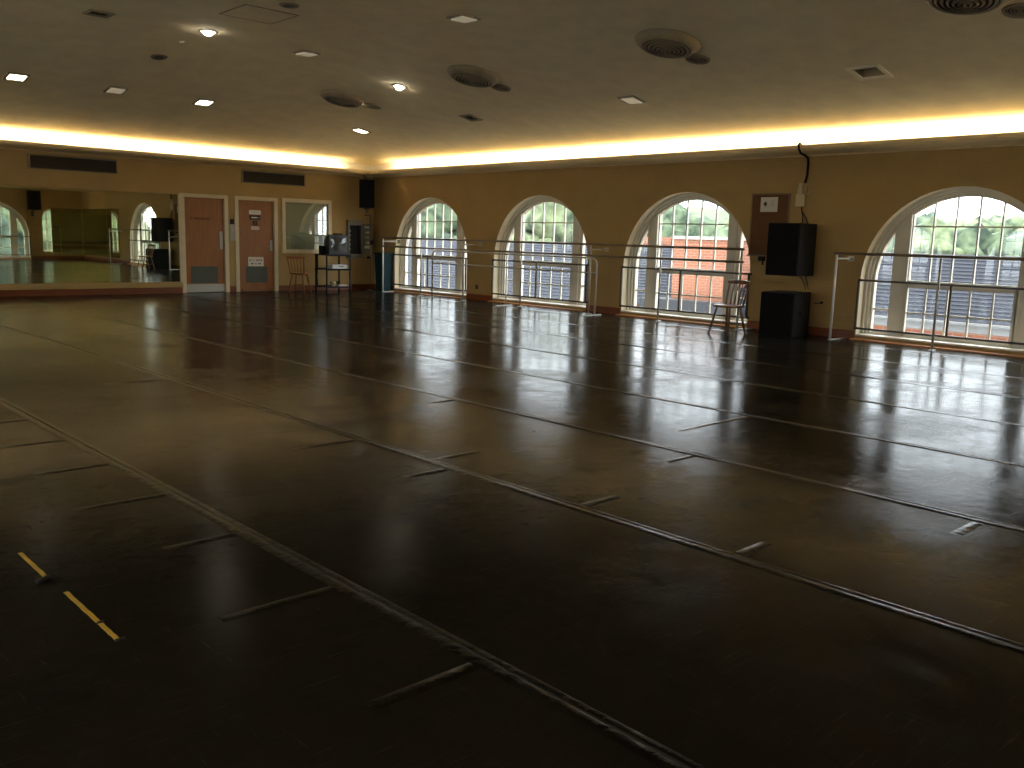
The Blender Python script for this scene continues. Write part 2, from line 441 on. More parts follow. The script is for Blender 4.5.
# ------------------------------------------------------------------ light cove round the room
def cove(name, length, loc, rz, e0=0, e1=0):
    prof = [(0, 2.765), (-.05, 2.765), (-.06, 2.785), (-.20, 2.79), (-.33, 2.80), (-.385, 2.815), (-.41, 2.845), (-COVE_D, COVE_Z), (-COVE_D + .02, COVE_Z), (-COVE_D + .02, 2.85), (0, 2.82)]
    m = MB(); n = len(prof)
    A = [m.bm.verts.new((-p * 1.0 if e0 else 0, p, z)) for p, z in prof]
    B = [m.bm.verts.new((length + p if e1 else length, p, z)) for p, z in prof]
    for k in range(n):
        m.bm.faces.new((A[k], A[(k+1) % n], B[(k+1) % n], B[k]))
    m.box((.0, -.006, 2.822), (length, -.0008, 3.097), 1)             # white back of the cove
    return tag(m.build(name, ['cove', 'cove_white'], None, loc, rz), kind='structure')
cove('trim_1', -XW, (XW, 0, 0), 0, 1, 1)
cove('trim_2', -YL, (0, 0, 0), RZ_B, 1, 1)
cove('trim_3', -XW, (0, YL, 0), RZ_D, 1, 1)
cove('trim_4', -YL, (XW, YL, 0), RZ_C, 1, 1)

# baseboards
def baseboard(name, spans, loc, rz):
    m = MB()
    for a, b in spans:
        m.prism([(0, 0), (-.018, 0), (-.018, .115), (-.010, .13), (0, .13)], a, b)
    return tag(m.build(name, 'base', None, loc, rz), kind='structure')
sp = []; cur = 0
for cc in WB: sp.append((cur, cc - R - .02)); cur = cc + R + .02
sp.append((cur, -YL))
baseboard('baseboard_right', sp, (0, 0, 0), RZ_B)
baseboard('baseboard_back', [(XW, -4.985), (-3.90, -3.735), (-2.69, 0)], (0, 0, 0), 0)
baseboard('baseboard_rear', [(0, 3.42 - R - .02), (3.42 + R + .02, -XW)], (0, YL, 0), RZ_D)
sp = []; cur = 0
for cc in WC_FILL: sp.append((cur, cc - R - .02)); cur = cc + R + .02
sp.append((cur, -YL))
baseboard('baseboard_left', sp, (XW, YL, 0), RZ_C)

# ------------------------------------------------------------------ arched windows
def make_window(idx, loc, rz):
    root = structure('window_%d' % idx, None, loc, rz)
    m = MB()
    def inset(r0, r1, d0, d1): m.band(arch_pts(r1, .075), arch_pts(r0, .075), d0, d1)
    inset(R, 1.325, .14, .33); inset(1.33, 1.285, .18, .33); inset(1.29, 1.245, .215, .30)
    m.box((-1.30, .20, .06), (1.30, .33, .115))
    m.build('frame', 'winwhite', root)
    def ztop(u, r=1.26): return ZC + math.sqrt(max(0, r * r - u * u))
    for s in (-1, 1):
        k = MB()
        for (ua, ub, d0) in ((.76, .93, .195), (.92, 1.0, .23)):
            a, b = sorted((s * ua, s * ub))
            k.prism([(a, .08), (b, .08), (b, ztop(b)), ((a + b) / 2, ztop((a + b) / 2)), (a, ztop(a))], d0, .315, axis='y')
        k.build('mullion', 'winwhite', root)
    # upper light
    k = MB()
    for u in (-.462, -.154, .154, .462):
        k.box((u - .010, .250, .88), (u + .010, .290, ztop(u, 1.25)))
    for z in (1.30, 1.715): k.box((-.765, .262, z - .011), (.765, .288, z + .011))
    k.box((-.765, .235, .87), (.765, .30, .925))
    for s in (-1, 1): k.box((s * .765 - .02, .24, .88), (s * .765 + .02, .30, ztop(.765)))
    us = k.build('upper_sash', 'winwhite', root)
    g = MB(); pts = [(-.765, .9)] + [(u * .765 / 10, ztop(u * .765 / 10, 1.25)) for u in range(-10, 11)] + [(.765, .9)]
    g.face([(u, .276, z) for u, z in pts]); g.build('glass', 'pane', us)
    # lower opening light
    k = MB()
    for u in (-.462, -.154, .154, .462): k.box((u - .012, .205, .12), (u + .012, .232, .87))
    k.box((-.765, .205, .44), (.765, .232, .464)); k.box((-.765, .195, .82), (.765, .24, .875)); k.box((-.765, .195, .095), (.765, .24, .15))
    for s in (-1, 1): k.box((s * .75 - .025, .195, .10), (s * .75 + .025, .24, .87))
    ls = k.build('lower_sash', 'winwhite', root)
    g = MB(); g.face([(-.765, .218, .10), (.765, .218, .10), (.765, .218, .86), (-.765, .218, .86)]); g.build('glass', 'pane', ls)
    h = MB(); h.box((-.05, .17, .155), (.05, .20, .175)); h.tube([(-.02, .185, .165), (.12, .165, .165)], .009); h.build('handle', 'darksteel', ls)
    for s in (-1, 1):
        k = MB(); a, b = sorted((s * 1.0, s * 1.245))
        k.box((a, .25, .455), (b, .275, .485)); k.box((a, .245, .10), (b, .285, .14))
        ss = k.build('side_sash', 'winwhite', root)
        g = MB(); L = [s * (1.0 + .245 * t / 8) for t in range(9)]
        pts = [(L[0], .1)] + [(u, ztop(u, 1.2455)) for u in L] + [(L[-1], .1)]
        g.face([(u, .262, z) for u, z in pts]); g.build('glass', 'pane', ss)
    m = MB(); m.box((-R + .004, -.03, .060), (R - .004, .20, .085), bev=.006); m.build('sill', 'sillw', root)
    m = MB(); m.box((-R - .015, -.15, 0), (R + .015, -.001, .020), bev=.006); m.build('threshold', 'oak', root)
    return root
def B(u, d=0, z=0): return (d, -u, z)                     # window wall local -> world
for i, cc in enumerate(WB): make_window(i + 1, B(cc), RZ_B)
make_window(5, (-3.42, YL, 0), RZ_D)
for i, cc in enumerate(WC_FILL): make_window(8 + i, (XW, YL + cc, 0), RZ_C)  # added fill windows, never in view

# viewing window in the far wall
root = structure('window_6', None, (-1.905, 0, 1.515))
m = MB()
for (a, b, z0, z1) in ((-.665, -.575, -.635, .635), (.575, .665, -.635, .635)): m.box((a, -.03, z0), (b, .06, z1), bev=.004)
for z0, z1 in ((-.635, -.545), (.545, .635)): m.box((-.575, -.03, z0), (.575, .06, z1), bev=.004)
m.build('frame', 'cream', root)
m = MB(); m.face([(-.58, .02, -.55), (.58, .02, -.55), (.58, .02, .55), (-.58, .02, .55)]); gl_ = m.build('glass', 'obs', root); gl_.rotation_euler = (0, 0, .004)
m = MB(); m.face([(-.6, .045, -.56), (.6, .045, -.56), (.6, .045, .56), (-.6, .045, .56)]); m.build('panel', 'blind', root)

# ------------------------------------------------------------------ doors
def make_door(idx, x0, x1, kick, bottom_plate):
    cx = (x0 + x1) / 2; hw = (x1 - x0) / 2
    root = structure('door_%d' % idx, None, (cx, 0, 0))
    m = MB()
    for s in (-1, 1):
        a, b = sorted((s * (hw - .012), s * (hw + .075)))
        m.box((a, -.028, 0), (b, .10, 2.135), bev=.004)
    m.box((-hw + .01, -.028, 2.058), (hw - .01, .10, 2.135), bev=.004)
    m.build('frame', 'cream', root)
    m = MB(); m.box((-hw + .016, .03, .008), (hw - .016, .075, 2.053), bev=.003)
    leaf = m.build('leaf', 'door', root)
    m = MB(); m.box((kick[0] - cx, .022, kick[2]), (kick[1] - cx, .0305, kick[3]), bev=.002); m.build('kick_plate', 'kick', leaf)
    return root, leaf, cx, hw
d1, l1, cx1, hw1 = make_door(1, -4.90, -3.97, (-4.76, -4.15, .205, .575), True)
m = MB(); m.box((-hw1 + .02, .021, .01), (hw1 - .02, .0305, .185), bev=.002); m.build('bottom_plate', 'alu', l1)
m = MB(); m.box((hw1 - .125, .014, .95), (hw1 - .05, .0305, 1.34), bev=.004); m.build('push_plate', 'alu', l1)
m = MB()                                                     # row of dark letters too small to read
rnd = random.Random(3); x = -.30
for k in range(11):
    wd = rnd.choice((.026, .030, .034))
    if k != 1:
        m.box((x, .0255, 1.585), (x + .008, .0305, 1.63)); m.box((x + wd - .008, .0255, 1.585), (x + wd, .0305, 1.63))
        zz = rnd.choice((1.585, 1.605, 1.622)); m.box((x, .0255, zz), (x + wd, .0305, zz + .008))
    x += wd + .012
m.build('lettering', 'redink', l1)
d2, l2, cx2, hw2 = make_door(2, -3.66, -2.755, (-3.47, -2.94, .205, .57), False)
m = MB(); m.box((hw2 - .11, .012, .93), (hw2 - .05, .0305, 1.17), bev=.004); m.tube([(hw2 - .08, .02, 1.03), (hw2 - .08, -.035, 1.03), (hw2 - .19, -.035, 1.03)], .010); m.build('handle', 'alu', l2)
for (x, z) in ((-.36, .03), (.34, .03)):
    m = MB(); m.tube([(x, .031, z + .01), (x, .0, z + .005)], .014); m.build('door_stop', 'darksteel', l2)

def sheet(name, label, cat, x0, x1, z0, z1, y, m_, marks=(), mk='ink'):
    t = thing(name, label, cat, ((x0 + x1) / 2, y, z0))
    hw = (x1 - x0) / 2
    m = MB(); m.box((-hw, 0, 0), (hw, .003, z1 - z0)); m.build('sheet', m_, t)
    if marks:
        k = MB()
        for (a, b, c_, d) in marks: k.box((-hw + a * 2 * hw, -.0012, c_ * (z1 - z0)), (-hw + b * 2 * hw, .001, d * (z1 - z0)))
        k.build('lettering', mk, t)
    return t
ly = .0265
def dashes(z0, z1, n, seed, a=.08, b=.92):
    r = random.Random(seed); out = []; x = a; st = (b - a) / n
    for k in range(n):
        if r.random() > .15: out.append((x, x + st * .7, z0, z1))
        x += st
    return out
sheet('paper_notice', 'long cream notice at the top of the right-hand brown door', 'notice', -3.37, -3.08, 1.745, 1.84, ly, 'paper', dashes(.45, .6, 9, 1, .1, .9), 'greyplate')
sheet('door_nameplate', 'dark name plate with a pale word, under the long cream door notice', 'sign', -3.36, -3.09, 1.625, 1.725, ly, 'ink', [(.16, .68, .35, .62), (.70, .95, .42, .5)], 'paper')
t = sheet('square_sign', 'small brown-black square symbol sign in the middle of the right-hand door signs', 'sign', -3.285, -3.165, 1.50, 1.605, ly, 'ink', [(.3, .7, .2, .8)], 'vent')
sheet('paper_slip', 'short pinkish-white slip lowest of the signs at head height on the door', 'notice', -3.325, -3.125, 1.40, 1.475, ly, 'pinkpaper', dashes(.35, .6, 6, 5), 'greyplate')
t = sheet('kick_plate_notice', 'large white two-line notice just above the grey plate of the right-hand door', 'notice', -3.41, -3.03, .575, .785, ly, 'paper', dashes(.58, .74, 10, 8), 'rust')
m = MB()
for (a, b, c_, d) in dashes(.2, .36, 7, 9, .18, .84): m.box((-.19 + a * .38, -.0012, c_ * .21), (-.19 + b * .38, .001, d * .21))
m.build('lettering', 'ink', t)
# between the doors
t = thing('switch_plate', 'grey metal switch panel on the wall between the two doors', 'switch', (-3.79, 0, 1.14))
m = MB(); m.box((-.075, -.022, 0), (.075, 0, .37), bev=.004); m.build('plate', 'greyplate', t)
for k in range(4):
    m = MB(); m.box((-.03 + .04 * (k % 2), -.03, .22 + .06 * (k // 2)), (-.012 + .04 * (k % 2), -.0215, .25 + .06 * (k // 2)), bev=.002); m.build('switch', 'fix_white', t)
t = thing('room_sign', 'small black square sign above the grey switch panel', 'sign', (-3.80, 0, 1.505))
m = MB(); m.box((-.05, -.008, 0), (.05, 0, .115), bev=.002); m.build('plate', 'ink', t)
m = MB(); m.box((-.018, -.010, .03), (.022, -.007, .04)); m.box((.008, -.010, .03), (.022, -.007, .085)); m.build('symbol', 'vent', t)

# ------------------------------------------------------------------ big mirror on the far wall
t = thing('wall_mirror', 'long wall mirror on the far wall left of the doors, cream ledge beneath', 'mirror', (-8.75, 0, .13))
m = MB()
for k in range(5):
    xa = -3.75 + k * 1.495; m.box((xa + .0015, -.040, .115), (xa + 1.4935, -.032, 1.965))
mp_ = m.build('mirror_panels', 'mirror', t); mp_.rotation_euler = (0, 0, .0072)
m = MB(); m.box((-3.80, -.085, 0), (3.765, -.002, .055), bev=.004); m.box((-3.80, -.045, .05), (3.765, -.002, .112), bev=.004); m.build('ledge', 'wall_a', t)
m = MB(); m.box((3.728, -.036, .112), (3.768, -.002, 1.985), bev=.003); m.build('edge_trim', 'cream', t)
m = MB(); m.box((-3.80, -.036, 1.966), (3.728, -.002, 1.985)); m.build('top_trim', 'wall_a', t)
# mirrors at the far end of the room (reflected only)
t = thing('corner_mirror', 'dim mirrored panel with a barre, reflected deep inside the long mirror', 'mirror', (0, -18.54, .2))
m = MB(); m.box((-.03, -1.92, 0), (-.006, 1.93, 1.86)); m.build('mirror_panel', 'mirror_d', t)
t = thing('end_mirror', 'dim mirrored panel by the narrow lit window, reflected inside the long mirror', 'mirror', (-.62, YL, .2))
m = MB(); m.box((-.60, .006, 0), (.585, .03, 1.86)); m.build('mirror_panel', 'mirror_d', t)
t = structure('window_7', None, (-1.16, YL, 0), RZ_D)
# narrow arched window partly covered by the end mirror panel
def nar(r): return [(-r, .30)] + [(-r * math.cos(PI * k / 16), 1.62 + r * math.sin(PI * k / 16)) for k in range(17)] + [(r, .30)]
m = MB(); m.band(nar(.345), nar(.40), .14, .24); m.box((-.36, .15, .30), (.36, .24, .36)); m.build('frame', 'winwhite', t)
m = MB(); m.box((.17, .16, .34), (.20, .22, 1.92)); m.box((-.015, .16, .34), (.015, .22, 1.97))
for z in (.75, 1.2, 1.6): m.box((-.35, .165, z - .012), (.35, .205, z + .012))
sh_ = m.build('sash', 'winwhite', t)
m = MB(); m.face([(u, .185, z) for u, z in nar(.35)]); m.build('glass', 'pane', sh_)

# ------------------------------------------------------------------ far-wall vents
def vent(label, x0, x1):
    t = thing('wall_vent', label, 'vent', ((x0 + x1) / 2, 0, 2.435), 0, 'wall vents under the cove')
    hw = (x1 - x0) / 2; h = .285
    m = MB(); m.box((-hw + .02, -.004, .02), (hw - .02, 0, h - .02)); m.build('backing', 'ventback', t)
    m = MB()
    m.box((-hw, -.022, 0), (hw, 0, .022)); m.box((-hw, -.022, h - .03), (hw, 0, h)); m.box((-hw, -.022, .022), (-hw + .045, 0, h - .03)); m.box((hw - .03, -.022, .022), (hw, 0, h - .03))
    m.build('frame', 'ventframe', t)
    m = MB()
    for k in range(9):
        z = .035 + k * .0245
        m.face([(-hw + .04, -.020, z), (hw - .03, -.020, z), (hw - .03, -.004, z + .018), (-hw + .04, -.004, z + .018)])
    m.build('louvre_blades', 'vent', t)
vent('long dark louvred vent high on the wall above the big mirror', -7.93, -6.26)
vent('long dark louvred vent high on the wall above the right-hand door', -3.56, -1.94)

# ------------------------------------------------------------------ cabinet by the corner
t = thing('wall_cabinet', 'open grey electrical cabinet on the far wall right of the television', 'cabinet', (-.60, 0, .78))
m = MB()
m.box((-.21, -.10, 0), (-.17, 0, .92)); m.box((.17, -.10, 0), (.21, 0, .92)); m.box((-.17, -.10, 0), (.17, 0, .10)); m.box((-.17, -.10, .80), (.17, 0, .92))
m.build('body', 'boxgrey', t)
m = MB(); m.box((-.17, -.012, .10), (.17, -.004, .80)); m.build('inside', 'boxdark', t)
for k in range(5):
    m = MB(); m.box((-.155, -.03, .2 + k * .11), (-.105, -.0125, .25 + k * .11), bev=.003); m.build('breaker', 'greyplate', t)
dr = MB(); dr.box((0, -.29, .08), (.018, 0, .84), bev=.003)
door = dr.build('door', 'doorin', t, (.205, -.10, 0), math.radians(14))
for (z, a, b, h) in ((.74, -.22, -.06, .04), (.62, -.22, -.10, .035), (.50, -.2, -.1, .02), (.36, -.22, -.12, .04), (.24, -.26, -.06, .07)):
    m = MB(); m.box((-.004, a, z), (-.0002, b, z + h)); m.build('paper_label', 'paper', door)

# ------------------------------------------------------------------ corner speaker, pole, bin
def speaker_box(t, w_, d_, h_, taper=.0, grille=True):
    m = MB(); m.prism([(-w_/2, 0), (w_/2, 0), (w_/2 - taper, d_), (-w_/2 + taper, d_)], 0, h_, axis='z')
    bmesh.ops.bevel(m.bm, geom=list(m.bm.edges), offset=.008, segments=2, affect='EDGES')
    body = m.build('cabinet', 'blackside', t)
    m = MB(); m.box((-w_/2 + .015, -.008, .015), (w_/2 - .015, .002, h_ - .015), bev=.003); m.build('grille', 'blackgrille', t)
    return body
# front faces local -Y
t = thing('hanging_speaker', 'black loudspeaker hung high in the far corner beside the windows', 'speaker', (-.61, -.60, 2.0), math.radians(-28))
speaker_box(t, .37, .30, .67, .05)
m = MB(); m.box((-.06, .02, -.035), (.06, .2, -.002)); m.tube([(0, .13, -.02), (.02, .24, -.10), (.05, .42, -.12)], .014); m.build('bracket', 'darksteel', t)
m = MB(); m.tube([(-.02, .2, .668), (-.03, .26, .72), (-.06, .32, .80)], .012); m.tube([(.03, .2, .668), (.0, .25, .73), (-.03, .3, .80)], .010); m.build('hanger', 'black', t)
t = thing('pole_stand', 'thin black pole stand under the corner loudspeaker', 'stand', (-.485, -.56, 0))
m = MB(); m.lathe([(.0, 0), (.10, 0), (.10, .018), (.03, .03), (.0, .03)], 20); m.build('base', 'darksteel', t)
m = MB(); m.tube([(0, 0, .02), (0, 0, 1.82)], .011); m.build('pole', 'darksteel', t)
m = MB(); m.lathe([(.0, 0), (.04, .01), (.05, .05), (.03, .11), (.0, .12)], 14, c=(.03, -.02, 1.12)); m.build('clamp', 'black', t)
m = MB(); m.box((-.09, -.02, .78), (-.011, .02, .84), bev=.006); m.build('holder', 'black', t)
m = MB(); m.tube([(-.17, 0, 1.83), (.03, 0, 1.815)], .012); m.build('arm', 'darksteel', t)
t = thing('tall_bin', 'tall narrow teal plastic bin in the corner behind the white barre post', 'bin', (-.20, -.72, 0))
m = MB(); m.prism([(-.13, -.16), (.13, -.16), (.13, .16), (-.13, .16)], 0, .02, axis='z')
for v in [(0,)]: pass
lo = [(-.115, -.15), (.115, -.15), (.115, .15), (-.115, .15)]; hi = [(-.14, -.185), (.14, -.185), (.14, .185), (-.14, .185)]
a = [m.bm.verts.new((x, y, .01)) for x, y in lo]; b_ = [m.bm.verts.new((x, y, .92)) for x, y in hi]
ia = [m.bm.verts.new((x * .9, y * .9, .03)) for x, y in lo]; ib = [m.bm.verts.new((x * .9, y * .92, .92)) for x, y in hi]
for k in range(4):
    j = (k + 1) % 4
    m.bm.faces.new((a[k], a[j], b_[j], b_[k])); m.bm.faces.new((ib[k], ib[j], ia[j], ia[k])); m.bm.faces.new((b_[k], b_[j], ib[j], ib[k]))
m.bm.faces.new(ia)
m.build('body', 'teal', t)
m = MB()
for (lo_, hi_) in (((-.15, -.195, .90), (.15, -.18, .935)), ((-.15, .18, .90), (.15, .195, .935)), ((-.15, -.18, .90), (-.135, .18, .935)), ((.135, -.18, .90), (.15, .18, .935))): m.box(lo_, hi_)
m.build('rim', 'teal', t)

# ------------------------------------------------------------------ spindle-back chairs (front faces local -Y)
def make_chair(label, loc, rz, wm, sm):
    t = thing('spindle_chair', label, 'chair', loc, rz, None)
    m = MB(); n = 28; top = []
    prof = []
    for k in range(n):
        a = 2 * PI * k / n; ca, sa = math.cos(a), math.sin(a)
        e = .55
        prof.append((.205 * math.copysign(abs(ca) ** e, ca), .20 * math.copysign(abs(sa) ** e, sa)))
    lay = [(.90, .415), (1.0, .425), (1.0, .442), (.95, .452), (.6, .447), (.05, .445)]
    rings = [[m.bm.verts.new((x * s, y * s, z)) for x, y in prof] for s, z in lay]
    for a, b in zip(rings, rings[1:]):
        for k in range(n):
            q = m.bm.faces.new((a[k], a[(k+1) % n], b[(k+1) % n], b[k])); q.smooth = True
    m.bm.faces.new(rings[0][::-1]); m.bm.faces.new(rings[-1])
    m.build('seat', sm, t)
    feet = {}
    for sx in (-1, 1):
        for sy in (-1, 1):
            a, b = Vector((sx * .125, sy * .12, .425)), Vector((sx * .19, sy * .205, 0))
            feet[(sx, sy)] = (a, b)
            k = MB(); k.tube([a, a.lerp(b, .35), a.lerp(b, .6), b], .015, 10)
            k.tube([a.lerp(b, .2), a.lerp(b, .45), a.lerp(b, .75)], .019, 10)
            k.build('leg', wm, t)
    for sx in (-1, 1):
        p, q = feet[(sx, -1)][0].lerp(feet[(sx, -1)][1], .58), feet[(sx, 1)][0].lerp(feet[(sx, 1)][1], .58)
        k = MB(); k.tube([p, p.lerp(q, .5), q], .0095); k.build('stretcher', wm, t)
        if sx == -1: c0 = p.lerp(q, .5)
        else: c1 = p.lerp(q, .5)
    k = MB(); k.tube([c0, c1], .0095); k.build('stretcher', wm, t)
    for i in range(6):
        u = -1 + 2 * i / 5; out = i in (0, 5)
        a = Vector((u * .165, .165 - .03 * u * u, .44)); b = Vector((u * .195, .27 - .035 * u * u, .79))
        mid = a.lerp(b, .5) + Vector((0, -.008, 0))
        k = MB(); k.tube([a, mid, b], .017 if out else .0105, 8, r2=.014 if out else .009); k.build('back_post' if out else 'spindle', wm, t)
    k = MB(); N = 12; R4 = []
    for i in range(N + 1):
        u = -1 + 2 * i / N; x = u * .225; y = .278 - .045 * u * u; hh = .034 - .008 * abs(u) ** 3
        R4.append([k.bm.verts.new(p) for p in ((x, y - .016, .79 - hh * .6), (x, y - .020, .79 + hh), (x, y + .0, .795 + hh), (x, y + .006, .79 - hh * .6))])
    for a, b in zip(R4, R4[1:]):
        for j in range(4):
            q = k.bm.faces.new((a[j], a[(j+1) % 4], b[(j+1) % 4], b[j])); q.smooth = False
    k.bm.faces.new(R4[0][::-1]); k.bm.faces.new(R4[-1])
    k.build('top_rail', wm, t)
    return t
make_chair('wooden spindle-back chair standing in front of the third window beside the loudspeakers', (-1.17, -11.33, 0), math.radians(-96), 'chairdark', 'chairdark')
make_chair('orange-brown spindle-back chair below the viewing window, left of the TV cart', (-2.43, -.55, 0), math.radians(128), 'chairwood', 'chairwood')

# ------------------------------------------------------------------ TV cart and what stands on it
CX, CY = -1.565, -.60
t = thing('television_cart', 'black three-shelf metal cart carrying the television', 'cart', (CX, CY, 0))
W2, D2 = .32, .24
for (x, y) in ((-W2, -D2), (W2, -D2), (-W2, D2), (W2, D2)):
    m = MB(); m.box((x - .014, y - .014, .06), (x + .014, y + .014, .872)); p = m.build('leg', 'cart', t)
    m = MB(); m.tube([(x - .012, y, .032), (x + .012, y, .032)], .032, 14); m.box((x - .006, y - .01, .03), (x + .006, y + .01, .065)); m.build('caster', 'black', p)
for z in (.12, .53, .865):
    m = MB(); m.box((-W2 - .02, -D2 - .02, z), (W2 + .02, D2 + .02, z + .012)); 
    for s in (-1, 1): m.box((-W2 - .02, s * (D2 + .02) - .004, z - .02), (W2 + .02, s * (D2 + .02) + .004, z + .022))
    m.build('shelf', 'cart', t)
# television
t = thing('television', 'black tube television on top of the cart', 'television', (CX + .005, CY - .02, .8775))
m = MB(); m.box((-.26, -.21, 0), (.26, -.15, .465), bev=.012); m.build('front_bezel', 'tvshell', t)
m = MB()
a = [m.bm.verts.new(p) for p in ((-.235, -.152, .012), (.235, -.152, .012), (.235, -.152, .435), (-.235, -.152, .435))]
b_ = [m.bm.verts.new(p) for p in ((-.215, .0, .01), (.215, .0, .01), (.215, .0, .42), (-.215, .0, .42))]
c_ = [m.bm.verts.new(p) for p in ((-.13, .21, .01), (.13, .21, .01), (.13, .21, .30), (-.13, .21, .30))]
for p, q in ((a, b_), (b_, c_)):
    for k in range(4): m.bm.faces.new((p[k], p[(k+1) % 4], q[(k+1) % 4], q[k]))
m.bm.faces.new(a[::-1]); m.bm.faces.new(c_); m.build('rear_housing', 'tvshell', t)
m = MB(); N = 10; g = [[m.bm.verts.new((-.205 + .41 * i / N, -.2115 - .016 * (1 - ((i / N - .5) * 2) ** 2) * (1 - ((j / N - .5) * 2) ** 2), .095 + .315 * j / N)) for j in range(N + 1)] for i in range(N + 1)]
for i in range(N):
    for j in range(N):
        q = m.bm.faces.new((g[i][j], g[i+1][j], g[i+1][j+1], g[i][j+1])); q.smooth = True
m.build('screen', 'screen', t, fix=False)
for k in range(5):
    m = MB(); m.box((-.1 + .04 * k, -.214, .035), (-.08 + .04 * k, -.2095, .05)); m.build('button', 'vent', t)
t = thing('small_box_speaker', 'small black box on the cart shelf left of the television', 'speaker', (CX - .30, CY - .02, .8775))
m = MB(); m.box((-.04, -.09, 0), (.04, .09, .20), bev=.005); m.build('cabinet', 'blackside', t)
m = MB(); m.box((-.033, -.096, .01), (.033, -.088, .19)); m.build('grille', 'blackgrille', t)
t = thing('remote_box', 'low dark box lying on top of the television', 'box', (CX + .02, CY - .18, 1.3435))
m = MB(); m.box((-.11, -.028, 0), (.11, .028, .028), bev=.006); m.build('body', 'blackside', t)
m = MB(); m.box((-.06, -.0295, .008), (.02, -.026, .02)); m.build('window', 'ink', t)
t = thing('video_player', 'silver video player on the middle shelf of the cart', 'video player', (CX + .06, CY - .06, .5425))
m = MB(); m.box((-.21, -.15, .008), (.21, .15, .10), bev=.006); m.build('body', 'silver', t)
m = MB(); m.box((-.03, -.153, .05), (.10, -.148, .066)); m.build('slot', 'ink', t)
for x, y in ((-.17, -.12), (.17, -.12), (-.17, .12), (.17, .12)):
    m = MB(); m.box((x - .015, y - .015, 0), (x + .015, y + .015, .0085)); m.build('foot', 'black', t)
t = thing('beige_cup', 'beige cup on the bottom shelf of the cart', 'cup', (CX - .07, CY - .14, .1325))
m = MB(); m.lathe([(.0, 0), (.042, 0), (.052, .12), (.047, .12), (.038, .01), (.0, .01)], 20); m.build('body', 'beige', t)
t = thing('flat_white_case', 'flat white case on the bottom shelf of the cart', 'case', (CX + .17, CY - .12, .1325))
m = MB(); m.box((-.13, -.09, 0), (.13, .09, .04), bev=.005); m.build('body', 'paper', t)
m = MB(); m.box((-.12, -.0915, .018), (.12, -.089, .022)); m.build('seam', 'greyplate', t)
m = MB(); pts = []
for k in range(60):
    a = k * .42; pts.append((.02 + .09 * math.cos(a) + .10 * (k / 60), .06 + .05 * math.sin(a), .012 + .09 * abs(math.sin(k * .13))))
m.tube(pts, .009, 6); o = m.build('cable_tangle', 'black', None, (CX + .03, CY + .02, .1325)); tag(o, 'heap of black cable on the bottom shelf of the cart', 'cable')
m = MB(); o = m.tube([(0, 0, .86), (.01, .02, .6), (-.02, .0, .35), (.0, .01, .15)], .02, 8).build('hanging_cable', 'black', None, (CX - .235, CY + .31, 0)); tag(o, 'thick black cable hanging down the back left of the cart', 'cable')

# ------------------------------------------------------------------ guard rails across the windows
def guard(cc, label):
    t = thing('guard_rail', label, 'guard rail', B(cc), RZ_B, 'guard rails across the arched windows')
    s = .015
    for z in (.175, .90):
        m = MB(); m.box((-1.385, -.048, z - s), (1.385, -.018, z + s)); m.build('rail', 'darksteel', t)
    for u in (-1.37, -.02, 1.37):
        m = MB(); m.box((u - s, -.046, .19), (u + s, -.020, .885)); m.build('upright', 'darksteel', t)
    for u in (-1.378, 1.378):
        for z in (.175, .90):
            m = MB(); m.box((u - .012, -.02, z - .02), (u + .030, -.0005, z + .02)); m.build('wall_bracket', 'darksteel', t)
guard(WB[0], 'dark metal guard rail across the arched window nearest the far corner')
guard(WB[1], 'dark metal guard rail across the second arched window from the far corner')
guard(WB[2], 'dark metal guard rail across the arched window behind the wooden chair')
guard(WB[3], 'dark metal guard rail across the arched window right of the loudspeakers')
t = thing('guard_rail', 'dark metal guard rail across the wide green window seen in the mirror', 'guard rail', (-3.42, YL, 0), RZ_D, 'guard rails across the arched windows')
for z in (.175, .90):
    m = MB(); m.box((-1.385, -.048, z - .015), (1.385, -.018, z + .015)); m.build('rail', 'darksteel', t)
for u in (-1.37, -.02, 1.37):
    m = MB(); m.box((u - .015, -.046, .19), (u + .015, -.020, .885)); m.build('upright', 'darksteel', t)
for u in (-1.378, 1.378):
    m = MB(); m.box((u - .012, -.02, .155), (u + .030, -.0005, .195)); m.build('wall_bracket', 'darksteel', t)

# ------------------------------------------------------------------ barres
XB = -.47
def barre(label, y0, y1, rails, posts, arms, end_white, pm='steel'):
    t = thing('ballet_barre', label, 'ballet barre', (XB, y0, 0))
    for z in rails:
        m = MB(); m.tube([(0, .04, z), (0, y1 - y0 - .04, z)], .021, 12); m.build('rail', 'rail', t)
    for y in posts:
        wt = y in end_white
        m = MB(); m.tube([(0, y - y0, .012), (0, y - y0, rails[0] - .022)], .017 if not wt else .019, 10)
        p = m.build('post', 'whitesteel' if wt else pm, t)
        m = MB()
        if wt: m.box((-.02, y - y0 - .025, 0), (-XB - .02, y - y0 + .025, .014), bev=.003)
        else: m.box((-.06, y - y0 - .025, 0), (.08, y - y0 + .025, .014), bev=.003)
        m.build('foot', 'whitesteel' if wt else pm, p)
    for y in arms:
        m = MB(); m.tube([(0, y - y0, 1.215), (-XB - .012, y - y0, 1.215)], .015, 10)
        wt = y in end_white
        a = m.build('wall_arm', 'whitesteel' if wt else pm, t)
        m = MB(); m.box((-XB - .014, y - y0 - .05, 1.175), (-XB - .0005, y - y0 + .05, 1.255), bev=.003); m.build('wall_plate', pm, a)
    return t
barre('double wooden barre on grey posts along the first three windows', -1.08, -11.05, (1.305, 1.10), (-1.08, -2.58, -4.1, -5.91, -7.79, -9.43, -11.05), (-1.08, -4.12, -7.77), (-1.08, -11.05))
